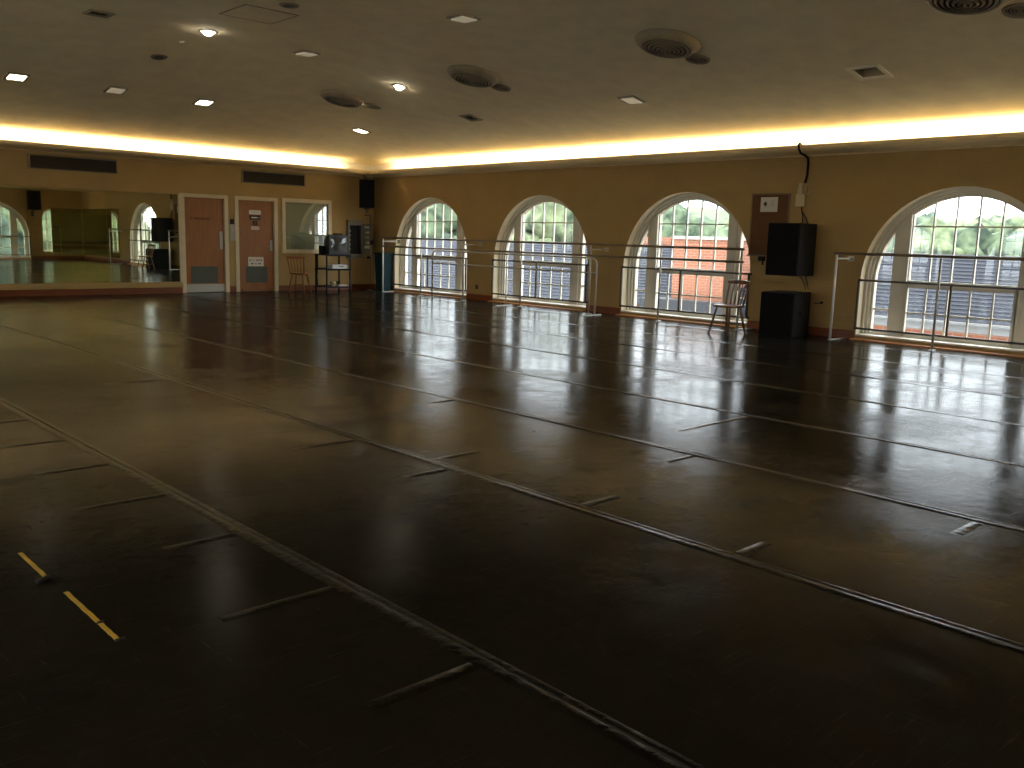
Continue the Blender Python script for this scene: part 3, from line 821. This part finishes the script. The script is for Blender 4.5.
barre('single wooden barre on posts in front of the rightmost arched window', -12.68, -16.35, (1.295,), (-12.68, -14.19, -16.35), (-12.68, -16.35), (-12.68, -16.35), 'steel')
# portable barre
xp, ya, yb = -.62, -3.2, -8.08
t = thing('portable_barre', 'free-standing grey barre with rounded ends in front of the second window', 'ballet barre', (xp, ya, 0))
L = yb - ya; rr = .12
m = MB(); pts = [(0, 0, .02), (0, 0, 1.055 - rr)] + [(0, -rr + rr * math.cos(a), 1.055 - rr + rr * math.sin(a)) for a in [PI/2 * k / 8 for k in range(1, 9)]]
pts2 = [(0, L + rr - rr * math.cos(a), 1.055 - rr + rr * math.sin(a)) for a in [PI/2 * k / 8 for k in range(8, 0, -1)]] + [(0, L, 1.055 - rr), (0, L, .02)]
m.tube(pts + pts2, .018, 12); m.build('frame', 'steel', t)
m = MB(); m.tube([(0, -.02, .785), (0, L + .02, .785)], .015, 10); m.build('rail', 'steel', t)
m = MB(); m.tube([(0, L / 2 + .0, .02), (0, L / 2, 1.04)], .015, 10); m.build('post', 'whitesteel', t)
for y in (0, L / 2, L):
    m = MB(); m.box((-.26, y - .022, 0), (.17, y + .022, .022), bev=.004); m.build('foot', 'whitesteel', t)

# ------------------------------------------------------------------ board, speakers, cables on the window wall
t = thing('notice_board', 'tall brown notice board on the window wall above the chair', 'notice board', (0, -11.23, 1.20))
m = MB(); m.box((-.018, -.34, .02), (-.001, .34, 1.01)); m.build('board', 'cork', t)
m = MB(); m.box((-.024, -.345, .99), (-.001, .345, 1.012)); m.box((-.024, .325, .02), (-.001, .345, .99)); m.box((-.024, -.345, .02), (-.001, -.325, .99)); m.box((-.05, -.36, 0), (-.001, .36, .022)); m.build('edging', 'rail', t)
m = MB(); m.box((-.06, .03, -.075), (-.0005, .13, -.002)); m.tube([(-.03, .06, -.07), (-.035, .06, -.14)], .014, 8); m.build('clip', 'black', t)
t = thing('paper_sign', 'white sheet with a black leaf-like symbol pinned to the brown board', 'notice', (-.0185, -11.21, 1.915))
m = MB(); m.box((-.003, -.155, 0), (0, .155, .235)); m.build('sheet', 'paper', t)
m = MB()
star = []
for k in range(14):
    a = 2 * PI * k / 14; r_ = (.052 if k % 2 == 0 else .022) * (1.25 if k in (0, 1, 2, 12) else 1)
    star.append((.055 - r_ * math.cos(a) * .8 + .015, .125 + r_ * math.sin(a)))
m.prism(star, -.0045, -.002, axis='x'); m.build('symbol', 'ink', t)
m = MB()
for k, z in enumerate((.17, .145, .12, .095)): m.box((-.0042, -.10 + .01 * (k % 2), z), (-.002, -.03, z + .006))
m.build('lettering', 'greyplate', t)

t = thing('wall_mounted_speaker', 'big black loudspeaker fixed to the window wall right of the brown board', 'speaker', (-.62, -11.86, .925), -PI/2)
# local -Y faces the room; local X runs towards -Y of the world
speaker_box(t, .54, .52, .80, 0)
m = MB()
for z in (.73, .70, .62, .42, .38): m.box((.268, .10, z), (.2745, .46, z + .010))
m.build('side_ribs', 'black', t)
m = MB(); m.box((-.20, .51, .2), (.20, .612, .24)); m.box((-.20, .51, .6), (.20, .612, .64)); m.build('wall_bracket', 'darksteel', t)
t = thing('floor_speaker', 'black bass loudspeaker standing on the floor below the wall speaker', 'speaker', (-.835, -11.965, 0), math.radians(-90 + 9))
speaker_box(t, .53, .70, .675, 0)
m = MB(); m.lathe([(.0, 0), (.05, 0), (.055, .006), (.0, .012)], 16); hd = m.build('side_handle', 'black', t, (.264, .30, .36)); hd.rotation_euler = (0, PI/2, 0)
m = MB(); m.lathe([(.0, 0), (.03, 0), (.035, .008), (.0, .012)], 14); hd = m.build('knob', 'black', t, (.264, .50, .24)); hd.rotation_euler = (0, PI/2, 0)
m = MB(); m.tube([(-.34, -11.885, 2.91), (-.40, -11.89, 2.925), (-.436, -11.895, 2.90), (-.436, -11.905, 2.84), (-.36, -11.90, 2.78), (-.20, -11.88, 2.765), (-.07, -11.86, 2.735), (-.03, -11.85, 2.66), (-.022, -11.845, 2.5), (-.022, -11.82, 2.36)], .018, 8)
tag(m.build('ceiling_cable', 'black'), 'thick black cable dropping from the cove down the window wall', 'cable')
t = thing('junction_box', 'cream conduit box on the wall under the black ceiling cable', 'junction box', (0, -11.77, 2.0))
m = MB(); m.box((-.04, -.075, 0), (-.0005, .085, .19), bev=.006); m.build('body', 'plaster', t)
m = MB(); m.box((-.03, -.01, .19), (-.0005, .05, .36), bev=.004); m.tube([(-.018, .068, .19), (-.018, .06, .33)], .010, 8); m.build('conduit', 'plaster', t)
t = thing('round_coil', 'small coil of pale cable hung beside the cream conduit box', 'cable', (-.006, -11.868, 2.235))
m = MB(); m.tube([(-.012, .038 * math.cos(k * .35), .045 * math.sin(k * .35)) for k in range(37)], .009, 8); m.build('loop', 'plaster', t)
m = MB(); m.box((-.02, -.010, .035), (.0055, .010, .058)); m.build('hook', 'darksteel', t)
m = MB(); m.tube([(-.022, -11.79, 1.99), (-.022, -11.80, 1.92), (-.03, -11.83, 1.84), (-.045, -11.835, 1.735)], .009, 6); m.tube([(-.022, -11.80, 1.92), (-.03, -11.88, 1.83), (-.045, -11.93, 1.735)], .007, 6)
tag(m.build('forked_cable', 'black'), 'forked black lead between the conduit box and the wall speaker', 'cable')
m = MB()
m.tube([(-.05, -11.86, .915), (-.045, -11.92, .85), (-.045, -11.96, .78), (-.05, -11.99, .70)], .007, 6); m.tube([(-.05, -11.97, .915), (-.04, -12.0, .80), (-.05, -12.03, .70)], .008, 6)
tag(m.build('speaker_cord', 'black'), 'thin black leads hanging between the upper and lower loudspeakers', 'cable')
m = MB(); m.tube([(-.03, -12.14, .505), (-.02, -12.20, .50), (-.0125, -12.25, .52)], .008, 6); m.box((-.012, -12.275, .50), (-.0005, -12.23, .535))
tag(m.build('wall_plug', 'black'), 'small dark plug on the wall right of the floor loudspeaker', 'plug')
def socket(label, u, z):
    t = thing('wall_socket', label, 'socket', B(u, 0, z), RZ_B)
    m = MB(); m.box((-.045, -.014, 0), (.045, -.0005, .10), bev=.003); m.build('plate', 'darksteel', t)
    m = MB(); m.box((-.018, -.017, .03), (-.008, -.013, .06)); m.box((.008, -.017, .03), (.018, -.013, .06)); m.build('slots', 'ink', t)
socket('small dark socket low on the wall between the first two windows', 4.02, .235)

# mirror-end speaker (seen in the mirror)
t = thing('hanging_speaker', 'black loudspeaker on the opposite wall, seen only in the long mirror', 'speaker', (-1.90, YL + .36, 1.95), PI)
speaker_box(t, .48, .34, .74, .05)
m = MB(); m.tube([(0, .2, 0), (0, .3, -.12), (0, .352, -.14)], .015); m.box((-.05, .335, -.25), (.05, .359, -.05)); m.build('bracket', 'darksteel', t)

# ------------------------------------------------------------------ floor tapes
for nm, label, y0, y1, dx, gap in (('tape_strip', 'short strip of yellow tape on the floor with a curled dark end', -15.19, -15.56, -.0, None), ('tape_strip', 'longer strip of yellow tape on the floor, broken near its front end', -15.75, -16.29, .01, -16.11)):
    m = MB(); n = 14
    segs = [(y0, y1)] if gap is None else [(y0, gap + .008), (gap - .008, y1)]
    for a, b in segs:
        prev = None
        for k in range(n + 1):
            y = a + (b - a) * k / n; off = .0008 * math.sin(k * 1.3)
            cur = [m.bm.verts.new((-12.235 + dx + off + s * .0085, y, .0012 + (.0008 * math.sin(k * 2)))) for s in (-1, 1)]
            if prev: m.bm.faces.new((prev[0], prev[1], cur[1], cur[0]))
            prev = cur
    r = bmesh.ops.extrude_face_region(m.bm, geom=list(m.bm.faces)); bmesh.ops.translate(m.bm, verts=[v for v in r['geom'] if isinstance(v, bmesh.types.BMVert)], vec=(0, 0, .002))
    t = thing(nm, label, 'tape', (0, 0, 0), 0, 'yellow tape marks')
    m.build('strip', 'yellow', t)
    k = MB()
    ye = y1 if gap is None else gap
    if gap is None:
        k.tube([(-12.235, y1, .008), (-12.26, y1 - .03, .012), (-12.285, y1 - .03, .006)], .009, 8); k.tube([(-12.235, y1, .006), (-12.215, y1 - .04, .01)], .007, 8)
    else:
        k.tube([(-12.24 + dx, gap, .004), (-12.22 + dx, gap, .004)], .005, 8); k.tube([(-12.245 + dx, y1 - .006, .005), (-12.215 + dx, y1 - .006, .005)], .006, 8)
    k.build('dark_end', 'ink', t)

# ------------------------------------------------------------------ ceiling fittings
def cthing(name, label, cat, xy, rz=0, group=None):
    x, y = xy
    t = thing(name, label, cat, (x, y, ceil_z(x, y)), 0, group); t.rotation_euler = ceil_rot(x, y)
    return t
def sq_light(label, x, y, kind, group=None):
    t = cthing('recessed_light', label, 'ceiling light', (x, y), 0, group)
    s = SQ if kind != 'open' else .165
    m = MB(); e = .034 if kind != 'open' else .05
    for (a, b, c_, d) in ((-s - e, s + e, -s - e, -s + .004), (-s - e, s + e, s - .004, s + e), (-s - e, -s + .004, -s, s), (s - .004, s + e, -s, s)):
        m.box((a, c_, -.016), (b, d, .006))
    m.build('frame', 'fix_pale' if kind == 'open' else 'diff_housing', t)
    m = MB(); hh = .06 if kind in ('lit', 'off') else .16
    for q in (((-s, -s), (s, -s)), ((s, -s), (s, s)), ((s, s), (-s, s)), ((-s, s), (-s, -s))):
        (ax, ay), (bx, by) = q; m.face([(ax, ay, 0), (bx, by, 0), (bx, by, hh), (ax, ay, hh)])
    m.face([(-s, -s, hh), (s, -s, hh), (s, s, hh), (-s, s, hh)])
    m.build('housing', {'open': 'fix_mid', 'eye': 'fix_dark'}.get(kind, 'fix_white'), t)
    if kind in ('lit', 'off'):
        m = MB(); m.box((-s + .003, -s + .003, -.030 if kind == 'off' else -.014), (s - .003, s - .003, .010), bev=.012 if kind == 'off' else 0); m.build('diffuser', 'lit' if kind == 'lit' else 'fix_added_glow', t)
    elif kind == 'eye':
        m = MB(); m.lathe([(.0, .03), (.05, .03), (.095, .10), (.09, .12), (.0, .12)], 20); o = m.build('eyeball', 'fix_white', t); o.rotation_euler = (.5, .3, 0)
    else:
        m = MB(); m.lathe([(.0, .05), (.022, .055), (.032, .085), (.018, .12), (.018, .158), (.0, .158)], 16, c=(-.02, 0, 0)); m.build('bulb', 'fix_pale', t)
    return t
for (x, y), lb in zip(LIT, ('glowing square ceiling light nearest the left edge of the ceiling', 'glowing square ceiling light above the gap between mirror and doors', 'glowing square ceiling light near the far corner cove')):
    sq_light(lb, x, y, 'lit')
for (x, y), lb in zip(OFF, ('pale square ceiling panel between the two left glowing squares', 'pale square ceiling panel between the two bright round spots', 'pale square ceiling panel at the top edge, middle of the ceiling', 'pale square ceiling panel near the window cove, above the third window')):
    sq_light(lb, x, y, 'off')
for (x, y), lb in zip(EYE, ('tilted square ceiling fitting with a pale slit at the top left', 'small dark square ceiling fitting below the middle round vent')):
    sq_light(lb, x, y, 'eye')
for x, y in OPENL: sq_light('open dark square ceiling fitting with a bare unlit bulb, by the right cove', x, y, 'open')
def round_fit(label, x, y, lit):
    t = cthing('round_spotlight' if lit else 'round_recess', label, 'ceiling light', (x, y))
    m = MB(); m.lathe([(.082, .004), (.082, -.010), (.122, -.010), (.126, 0)], 28, close=False) if False else m.lathe([(.080, 0), (.080, -.012), (.118, -.012), (.125, -.001)], 28, close=True)
    m.build('trim_ring', 'diff_ring' if not lit else 'fix_white', t)
    m = MB(); m.lathe([(.0, .14), (.081, .14), (.081, -.002)], 24); m.build('can', 'fix_dark', t, fix=True)
    if lit:
        m = MB(); m.lathe([(.0, -.06), (.04, -.055), (.072, -.025), (.072, .0), (.04, .05), (.0, .05)], 20); m.build('bulb', 'spot', t)
    else:
        m = MB(); m.lathe([(.0, .015), (.03, .02), (.05, .05), (.02, .09), (.0, .09)], 16); m.build('bulb', 'fix_dark', t)
round_fit('blazing round spotlight on the ceiling at upper left', *SPOT[0], True)
round_fit('blazing round spotlight on the ceiling right of the first round vent', *SPOT[1], True)
round_fit('dark unlit round recess in the ceiling left of the bright spotlight', *RND[0], False)
round_fit('dark unlit round recess at the top edge beside the ceiling hatch', *RND[1], False)
t = cthing('smoke_detector', 'tiny pale disc on the ceiling just left of the bright spotlight', 'detector', (-7.26, -5.57))
m = MB(); m.lathe([(.0, -.03), (.03, -.03), (.045, -.018), (.05, 0), (.0, 0)], 20); m.build('body', 'fix_white', t)
m = MB(); m.lathe([(.0, -.034), (.012, -.034), (.014, -.029), (.0, -.029)], 12); m.build('sensor', 'fix_dark', t)

def diffuser(label, x, y):
    t = cthing('round_vent', label, 'ceiling vent', (x, y), 0, 'large round ceiling vents')
    m = MB(); m.lathe([(.405, 0), (.415, -.018), (.37, -.065), (.325, -.095), (.30, -.098), (.30, -.05), (.30, 0)], 48); m.build('housing', 'diff_housing', t)
    m = MB(); m.lathe([(.0, -.088), (.301, -.088), (.301, -.080), (.0, -.080)], 40); m.build('throat', 'diff_dark', t)
    m = MB()
    for k, r_ in enumerate((.262, .208, .154, .100, .050)):
        z = -.112 - .008 * k
        m.lathe([(r_, z), (r_ + .024, z + .016), (r_ + .020, z + .022), (r_ - .008, z + .006)], 40, close=True)
    m.lathe([(.0, -.155), (.018, -.152), (.022, -.12), (.0, -.12)], 20)
    m.build('louvre_rings', 'diff_ring', t)
    return t
for (x, y), lb in zip([(-3.80, -4.49), (-3.80, -8.20), (-3.80, -11.92), (-3.78, -15.50)],
        ('round ceiling vent farthest back, nearest the far wall', 'round ceiling vent second from the far wall', 'round ceiling vent third from the far wall, above the third window', 'round ceiling vent cut off by the top edge of the view at right')):
    diffuser(lb, x, y)
def small_vent(label, x, y):
    t = cthing('small_round_vent', label, 'ceiling vent', (x, y), 0, 'small round ceiling vents')
    m = MB(); m.lathe([(.145, 0), (.165, -.006), (.158, -.022), (.136, -.020), (.136, 0)], 32); m.build('rim', 'diff_housing', t)
    m = MB(); m.lathe([(.0, -.004), (.137, -.004), (.137, -.001), (.0, -.001)], 28); m.build('throat', 'diff_dark', t)
    m = MB()
    for r_ in (.112, .080, .048, .016): m.lathe([(r_, -.018), (r_ + .010, -.016), (r_ + .010, -.006), (r_, -.008)], 28, close=True)
    m.build('louvre_rings', 'diff_ring', t)
for (x, y), lb in zip([(-3.24, -4.67), (-3.22, -8.20), (-3.20, -11.95), (-3.22, -15.80)],
        ('small round vent beside the farthest large round vent', 'small round vent beside the second large round vent', 'small round vent beside the third large round vent', 'small round vent beside the large vent cut by the top edge')):
    small_vent(lb, x, y)
t = cthing('ceiling_hatch', 'flush square access hatch in the ceiling right of the bright spotlight', 'hatch', (-7.28, -7.98))
m = MB(); s, e = .355, .016
m.box((-s, -s, -.006), (s, s, -.0005)); m.build('panel', 'ceil', t)
m = MB()
for (a, b, c_, d) in ((-s - e, s + e, -s - e, -s), (-s - e, s + e, s, s + e), (-s - e, -s, -s, s), (s, s + e, -s, s)): m.box((a, c_, -.009), (b, d, -.0005))
m.build('edge_strip', 'diff_housing', t)

# ------------------------------------------------------------------ outdoors
m = MB(); m.face([(.5, -60, -6), (120, -60, -6), (120, 140, -6), (.5, 140, -6)]); m.face([(-60, -90, -6), (.5, -90, -6), (.5, -21.1, -6), (-60, -21.1, -6)])
tag(m.build('ground_outside', 'ground'), kind='structure')
m = MB(); m.box((-60, -40, -.6), (XW - .45, 20, -.35)); tag(m.build('bounce_slab_outside', 'bounce_slab'), kind='structure')  # pale slab added out of view to bounce sky light onto the ceiling
t = thing('slate_roof_building', 'long red brick building with a dark blue slate roof beyond the windows', 'building', (7.0, 0, -6))
y0, y1 = -24.0, 24.0
zr, ze = 1.24 + 6, -.12 + 6
m = MB(); N = 17                                                       # slate courses, each lapped over the one below
for k in range(N):
    xa, xb = 2.2 * k / N, 2.2 * (k + 1) / N; za, zb = ze + (zr - ze) * k / N, ze + (zr - ze) * (k + 1) / N
    m.face([(xa - .02, y0, za + .028), (xa - .02, y1, za + .028), (xb, y1, zb + .004), (xb, y0, zb + .004)], 0)
    m.face([(xa - .02, y0, za + .004), (xa - .02, y1, za + .004), (xa - .02, y1, za + .028), (xa - .02, y0, za + .028)], 1)
m.face([(2.2, y0, zr), (2.2, y1, zr), (6.0, y1, ze - .6), (6.0, y0, ze - .6)], 0)
rf = m.build('roof', ['slate', 'slate_edge'], t, fix=False)
m = MB(); N2 = 12
for k in range(N2):
    sl = (zr - ze) / 2.2
    xb, xa = -1.75 * k / N2, -1.75 * (k + 1) / N2
    m.face([(xa - .02, -3.3, ze + sl * xa + .028), (xa - .02, y1, ze + sl * xa + .028), (xb, y1, ze + sl * xb + .004), (xb, -3.3, ze + sl * xb + .004)], 0)
    m.face([(xa - .02, -3.3, ze + sl * xa + .004), (xa - .02, y1, ze + sl * xa + .004), (xa - .02, y1, ze + sl * xa + .028), (xa - .02, -3.3, ze + sl * xa + .028)], 1)
m.build('lower_slope', ['slate', 'slate_edge'], rf, fix=False)
m = MB(); m.tube([(2.2, y0, zr + .0), (2.2, y1, zr + .0)], .05, 8); m.build('ridge_tiles', 'lead', rf)
m = MB(); m.box((0.05, y0 + .1, 0), (5.6, y1 - .1, ze - .20)); m.build('wall', 'brick', t)
m = MB(); m.box((-1.6, -3.3, 0), (.06, y1 - .1, ze - 1.10)); m.build('wing_wall', 'brick', t)
m = MB(); m.box((-.16, y0, ze - .06), (.04, -3.3, ze - .005), bev=.01); m.box((-.08, y0, ze - .22), (.04, -3.3, ze - .06)); m.build('gutter', 'gutter', t)
m = MB(); m.box((-.1, -5.98, ze - .02), (1.9, -4.17, ze + 1.60)); m.box((2.45, -3.6, ze + .3), (4.2, .6, ze + 1.66)); tw = m.build('brick_tower', 'brick', t)
m = MB(); m.box((-.16, -6.04, ze + 1.60), (1.96, -4.11, ze + 1.68)); m.build('coping', 'coping', tw)
m = MB(); m.box((-.5, -6.6, ze - .50), (-.1, -3.4, ze - .02)); m.build('lower_roof', 'lead', t)
m = MB(); m.box((1.0, -7.4, ze + .3), (1.9, -5.98, ze + 1.06)); m.build('dormer', 'slate', rf)

def blob(bm_, c_, r, seed, mi):
    rnd = random.Random(seed)
    new = bmesh.ops.create_icosphere(bm_, subdivisions=3, radius=1.0)['verts']
    ph = [rnd.uniform(0, 6) for _ in range(6)]
    for v in new:
        x, y, z = v.co
        n = 1 + .16 * math.sin(5 * x + ph[0]) * math.sin(5 * y + ph[1]) + .12 * math.sin(9 * z + ph[2] + 4 * x) + .10 * math.sin(13 * y + ph[3] + 7 * z) + rnd.uniform(-.06, .06)
        v.co = Vector((x * n * r * 1.05 + c_[0], y * n * r * 1.05 + c_[1], z * n * r * .95 + c_[2]))
    for f_ in {f_ for v in new for f_ in v.link_faces}: f_.material_index = mi; f_.smooth = True
def treeline(name, label, rows, seed):
    m = MB(); rnd = random.Random(seed); i = 0
    for (xa, ya, xb, yb, n, top, var, rad) in rows:
        for k in range(n):
            f_ = (k + .5 + rnd.uniform(-.4, .4)) / n
            x, y = xa + (xb - xa) * f_ + rnd.uniform(-2, 2), ya + (yb - ya) * f_
            r = rad * rnd.uniform(.75, 1.2); z = top + rnd.uniform(-var, var) - r
            blob(m.bm, (x, y, z), r, seed * 100 + i, rnd.choice((0, 0, 1, 1, 2))); i += 1
            blob(m.bm, (x + rnd.uniform(-1, 1), y + rnd.uniform(-1, 1), z - r * 1.1), r * 1.1, seed * 100 + i, rnd.choice((0, 1, 2))); i += 1
    o = m.build(name, ['leaf', 'leaf2', 'leaf3'], fix=False)
    tag(o, label, 'trees', None, 'stuff')
treeline('treeline', 'pale green treeline above the slate roof outside the windows',
    [(46, -6, 46, 16, 12, 2.9, .5, 2.4), (60, 0, 60, 30, 12, 3.6, .6, 3.0), (40, 16, 36, 40, 10, 3.4, 1.0, 2.6), (27, 18, 24, 48, 14, 4.6, .9, 2.2), (52, 30, 44, 74, 14, 6.6, 1.2, 3.4)], 3)
treeline('treeline', 'green trees behind the wide window reflected in the long mirror',
    [(-14, -30, 4, -29, 10, 3.2, .8, 1.9), (-14, -36, 6, -36, 9, 6.0, 1.0, 2.6)], 5)
m = MB(); pr = []
for k in range(25):
    y = -50 + k * 9; m_ = 90 + 8 * math.sin(k)
    pr.append((m_, y, 2.0 + 1.4 * math.sin(k * .7) + .05 * max(0, y)))
for a, b in zip(pr, pr[1:]): m.face([a, b, (b[0] - 40, b[1], -6), (a[0] - 40, a[1], -6)])
tag(m.build('hill', 'hill', fix=False), kind='structure')

# ------------------------------------------------------------------ light
SKY = 5.5
w = bpy.data.worlds.new('overcast'); sc.world = w; w.use_nodes = True
bg = w.node_tree.nodes['Background']; bg.inputs['Color'].default_value = (.87, .94, 1.0, 1); bg.inputs['Strength'].default_value = SKY
def area(name, loc, rot, sx, sy, power, col, portal=False, spread=PI):
    L = bpy.data.lights.new(name, 'AREA'); L.shape = 'RECTANGLE'; L.size = sx; L.size_y = sy
    L.energy = power; L.color = col; L.spread = spread
    if portal: L.cycles.is_portal = True
    o = bpy.data.objects.new(name, L); C.objects.link(o); o.location = loc; o.rotation_euler = rot
    return o
WARM = (1.0, .84, .54)
PW = 6.0                                                   # watts per metre of cove lamp
zc = 2.845
# strip lamps lying in the cove, shining upwards
def strip(name, xa, ya, xb, yb, n, k=1.0):
    L = math.hypot(xb - xa, yb - ya)
    along_x = abs(xb - xa) > abs(yb - ya)
    o = area(name, ((xa + xb) / 2, (ya + yb) / 2, zc), (0, 0, 0), .05, L, PW * L * k, WARM)
    # lamp lies along the wall and throws its light at the wall and upwards
    zax = -(Vector((n[0], n[1], TILT)).normalized()); yax = Vector((1, 0, 0)) if along_x else Vector((0, 1, 0)); xax = yax.cross(zax)
    m_ = Matrix.Identity(4)
    for r_ in range(3): m_[r_][0], m_[r_][1], m_[r_][2] = xax[r_], yax[r_], zax[r_]
    m_.translation = o.location; o.matrix_world = m_
TILT = .6
strip('cove_lamp_back', -16.0, -.20, -.95, -.20, (0, 1))
strip('cove_lamp_right', -.20, -.85, -.20, YL + .4, (1, 0))
strip('cove_lamp_rear', -16.2, YL + .20, -.4, YL + .20, (0, -1))
strip('cove_lamp_left', XW + .20, -.4, XW + .20, YL + .4, (-1, 0))
for cc in WB: area('sky_portal', B(cc, .40, 1.15), (0, PI/2, 0), 2.4, 2.8, 1, (1, 1, 1), True)
for cc in WC_FILL: area('sky_portal', (XW - .40, YL + cc, 1.15), (0, -PI/2, 0), 2.4, 2.8, 1, (1, 1, 1), True)
area('sky_portal', (-3.42, YL - .40, 1.15), (PI/2, 0, 0), 2.8, 2.4, 1, (1, 1, 1), True)

# ------------------------------------------------------------------ camera
F_PX, YAW, PITCH, ROLL = 904.3, .7565, .1601, .0284
cam = bpy.data.cameras.new('camera'); co = bpy.data.objects.new('camera', cam); C.objects.link(co)
cam.sensor_fit = 'HORIZONTAL'; cam.sensor_width = 36; cam.lens = F_PX / 1024 * 36; cam.clip_end = 400; cam.clip_start = .05
fw = Vector((math.sin(YAW) * math.cos(PITCH), math.cos(YAW) * math.cos(PITCH), -math.sin(PITCH)))
rt = Vector((math.cos(YAW), -math.sin(YAW), 0)); up = rt.cross(fw)
r2 = rt * math.cos(ROLL) + up * math.sin(ROLL); u2 = -rt * math.sin(ROLL) + up * math.cos(ROLL)
mw = Matrix.Identity(4)
for i in range(3): mw[i][0], mw[i][1], mw[i][2] = r2[i], u2[i], -fw[i]
mw.translation = Vector((-13.2488, -19.2791, 1.382))
co.matrix_world = mw
sc.camera = co

sc.view_settings.view_transform = 'Standard'; sc.view_settings.look = 'None'; sc.view_settings.gamma = 1; sc.view_settings.exposure = .58
sc.view_settings.use_curve_mapping = False
sc.cycles.max_bounces = 10; sc.cycles.diffuse_bounces = 5; sc.cycles.glossy_bounces = 6; sc.cycles.transparent_max_bounces = 12
sc.cycles.sample_clamp_indirect = 8
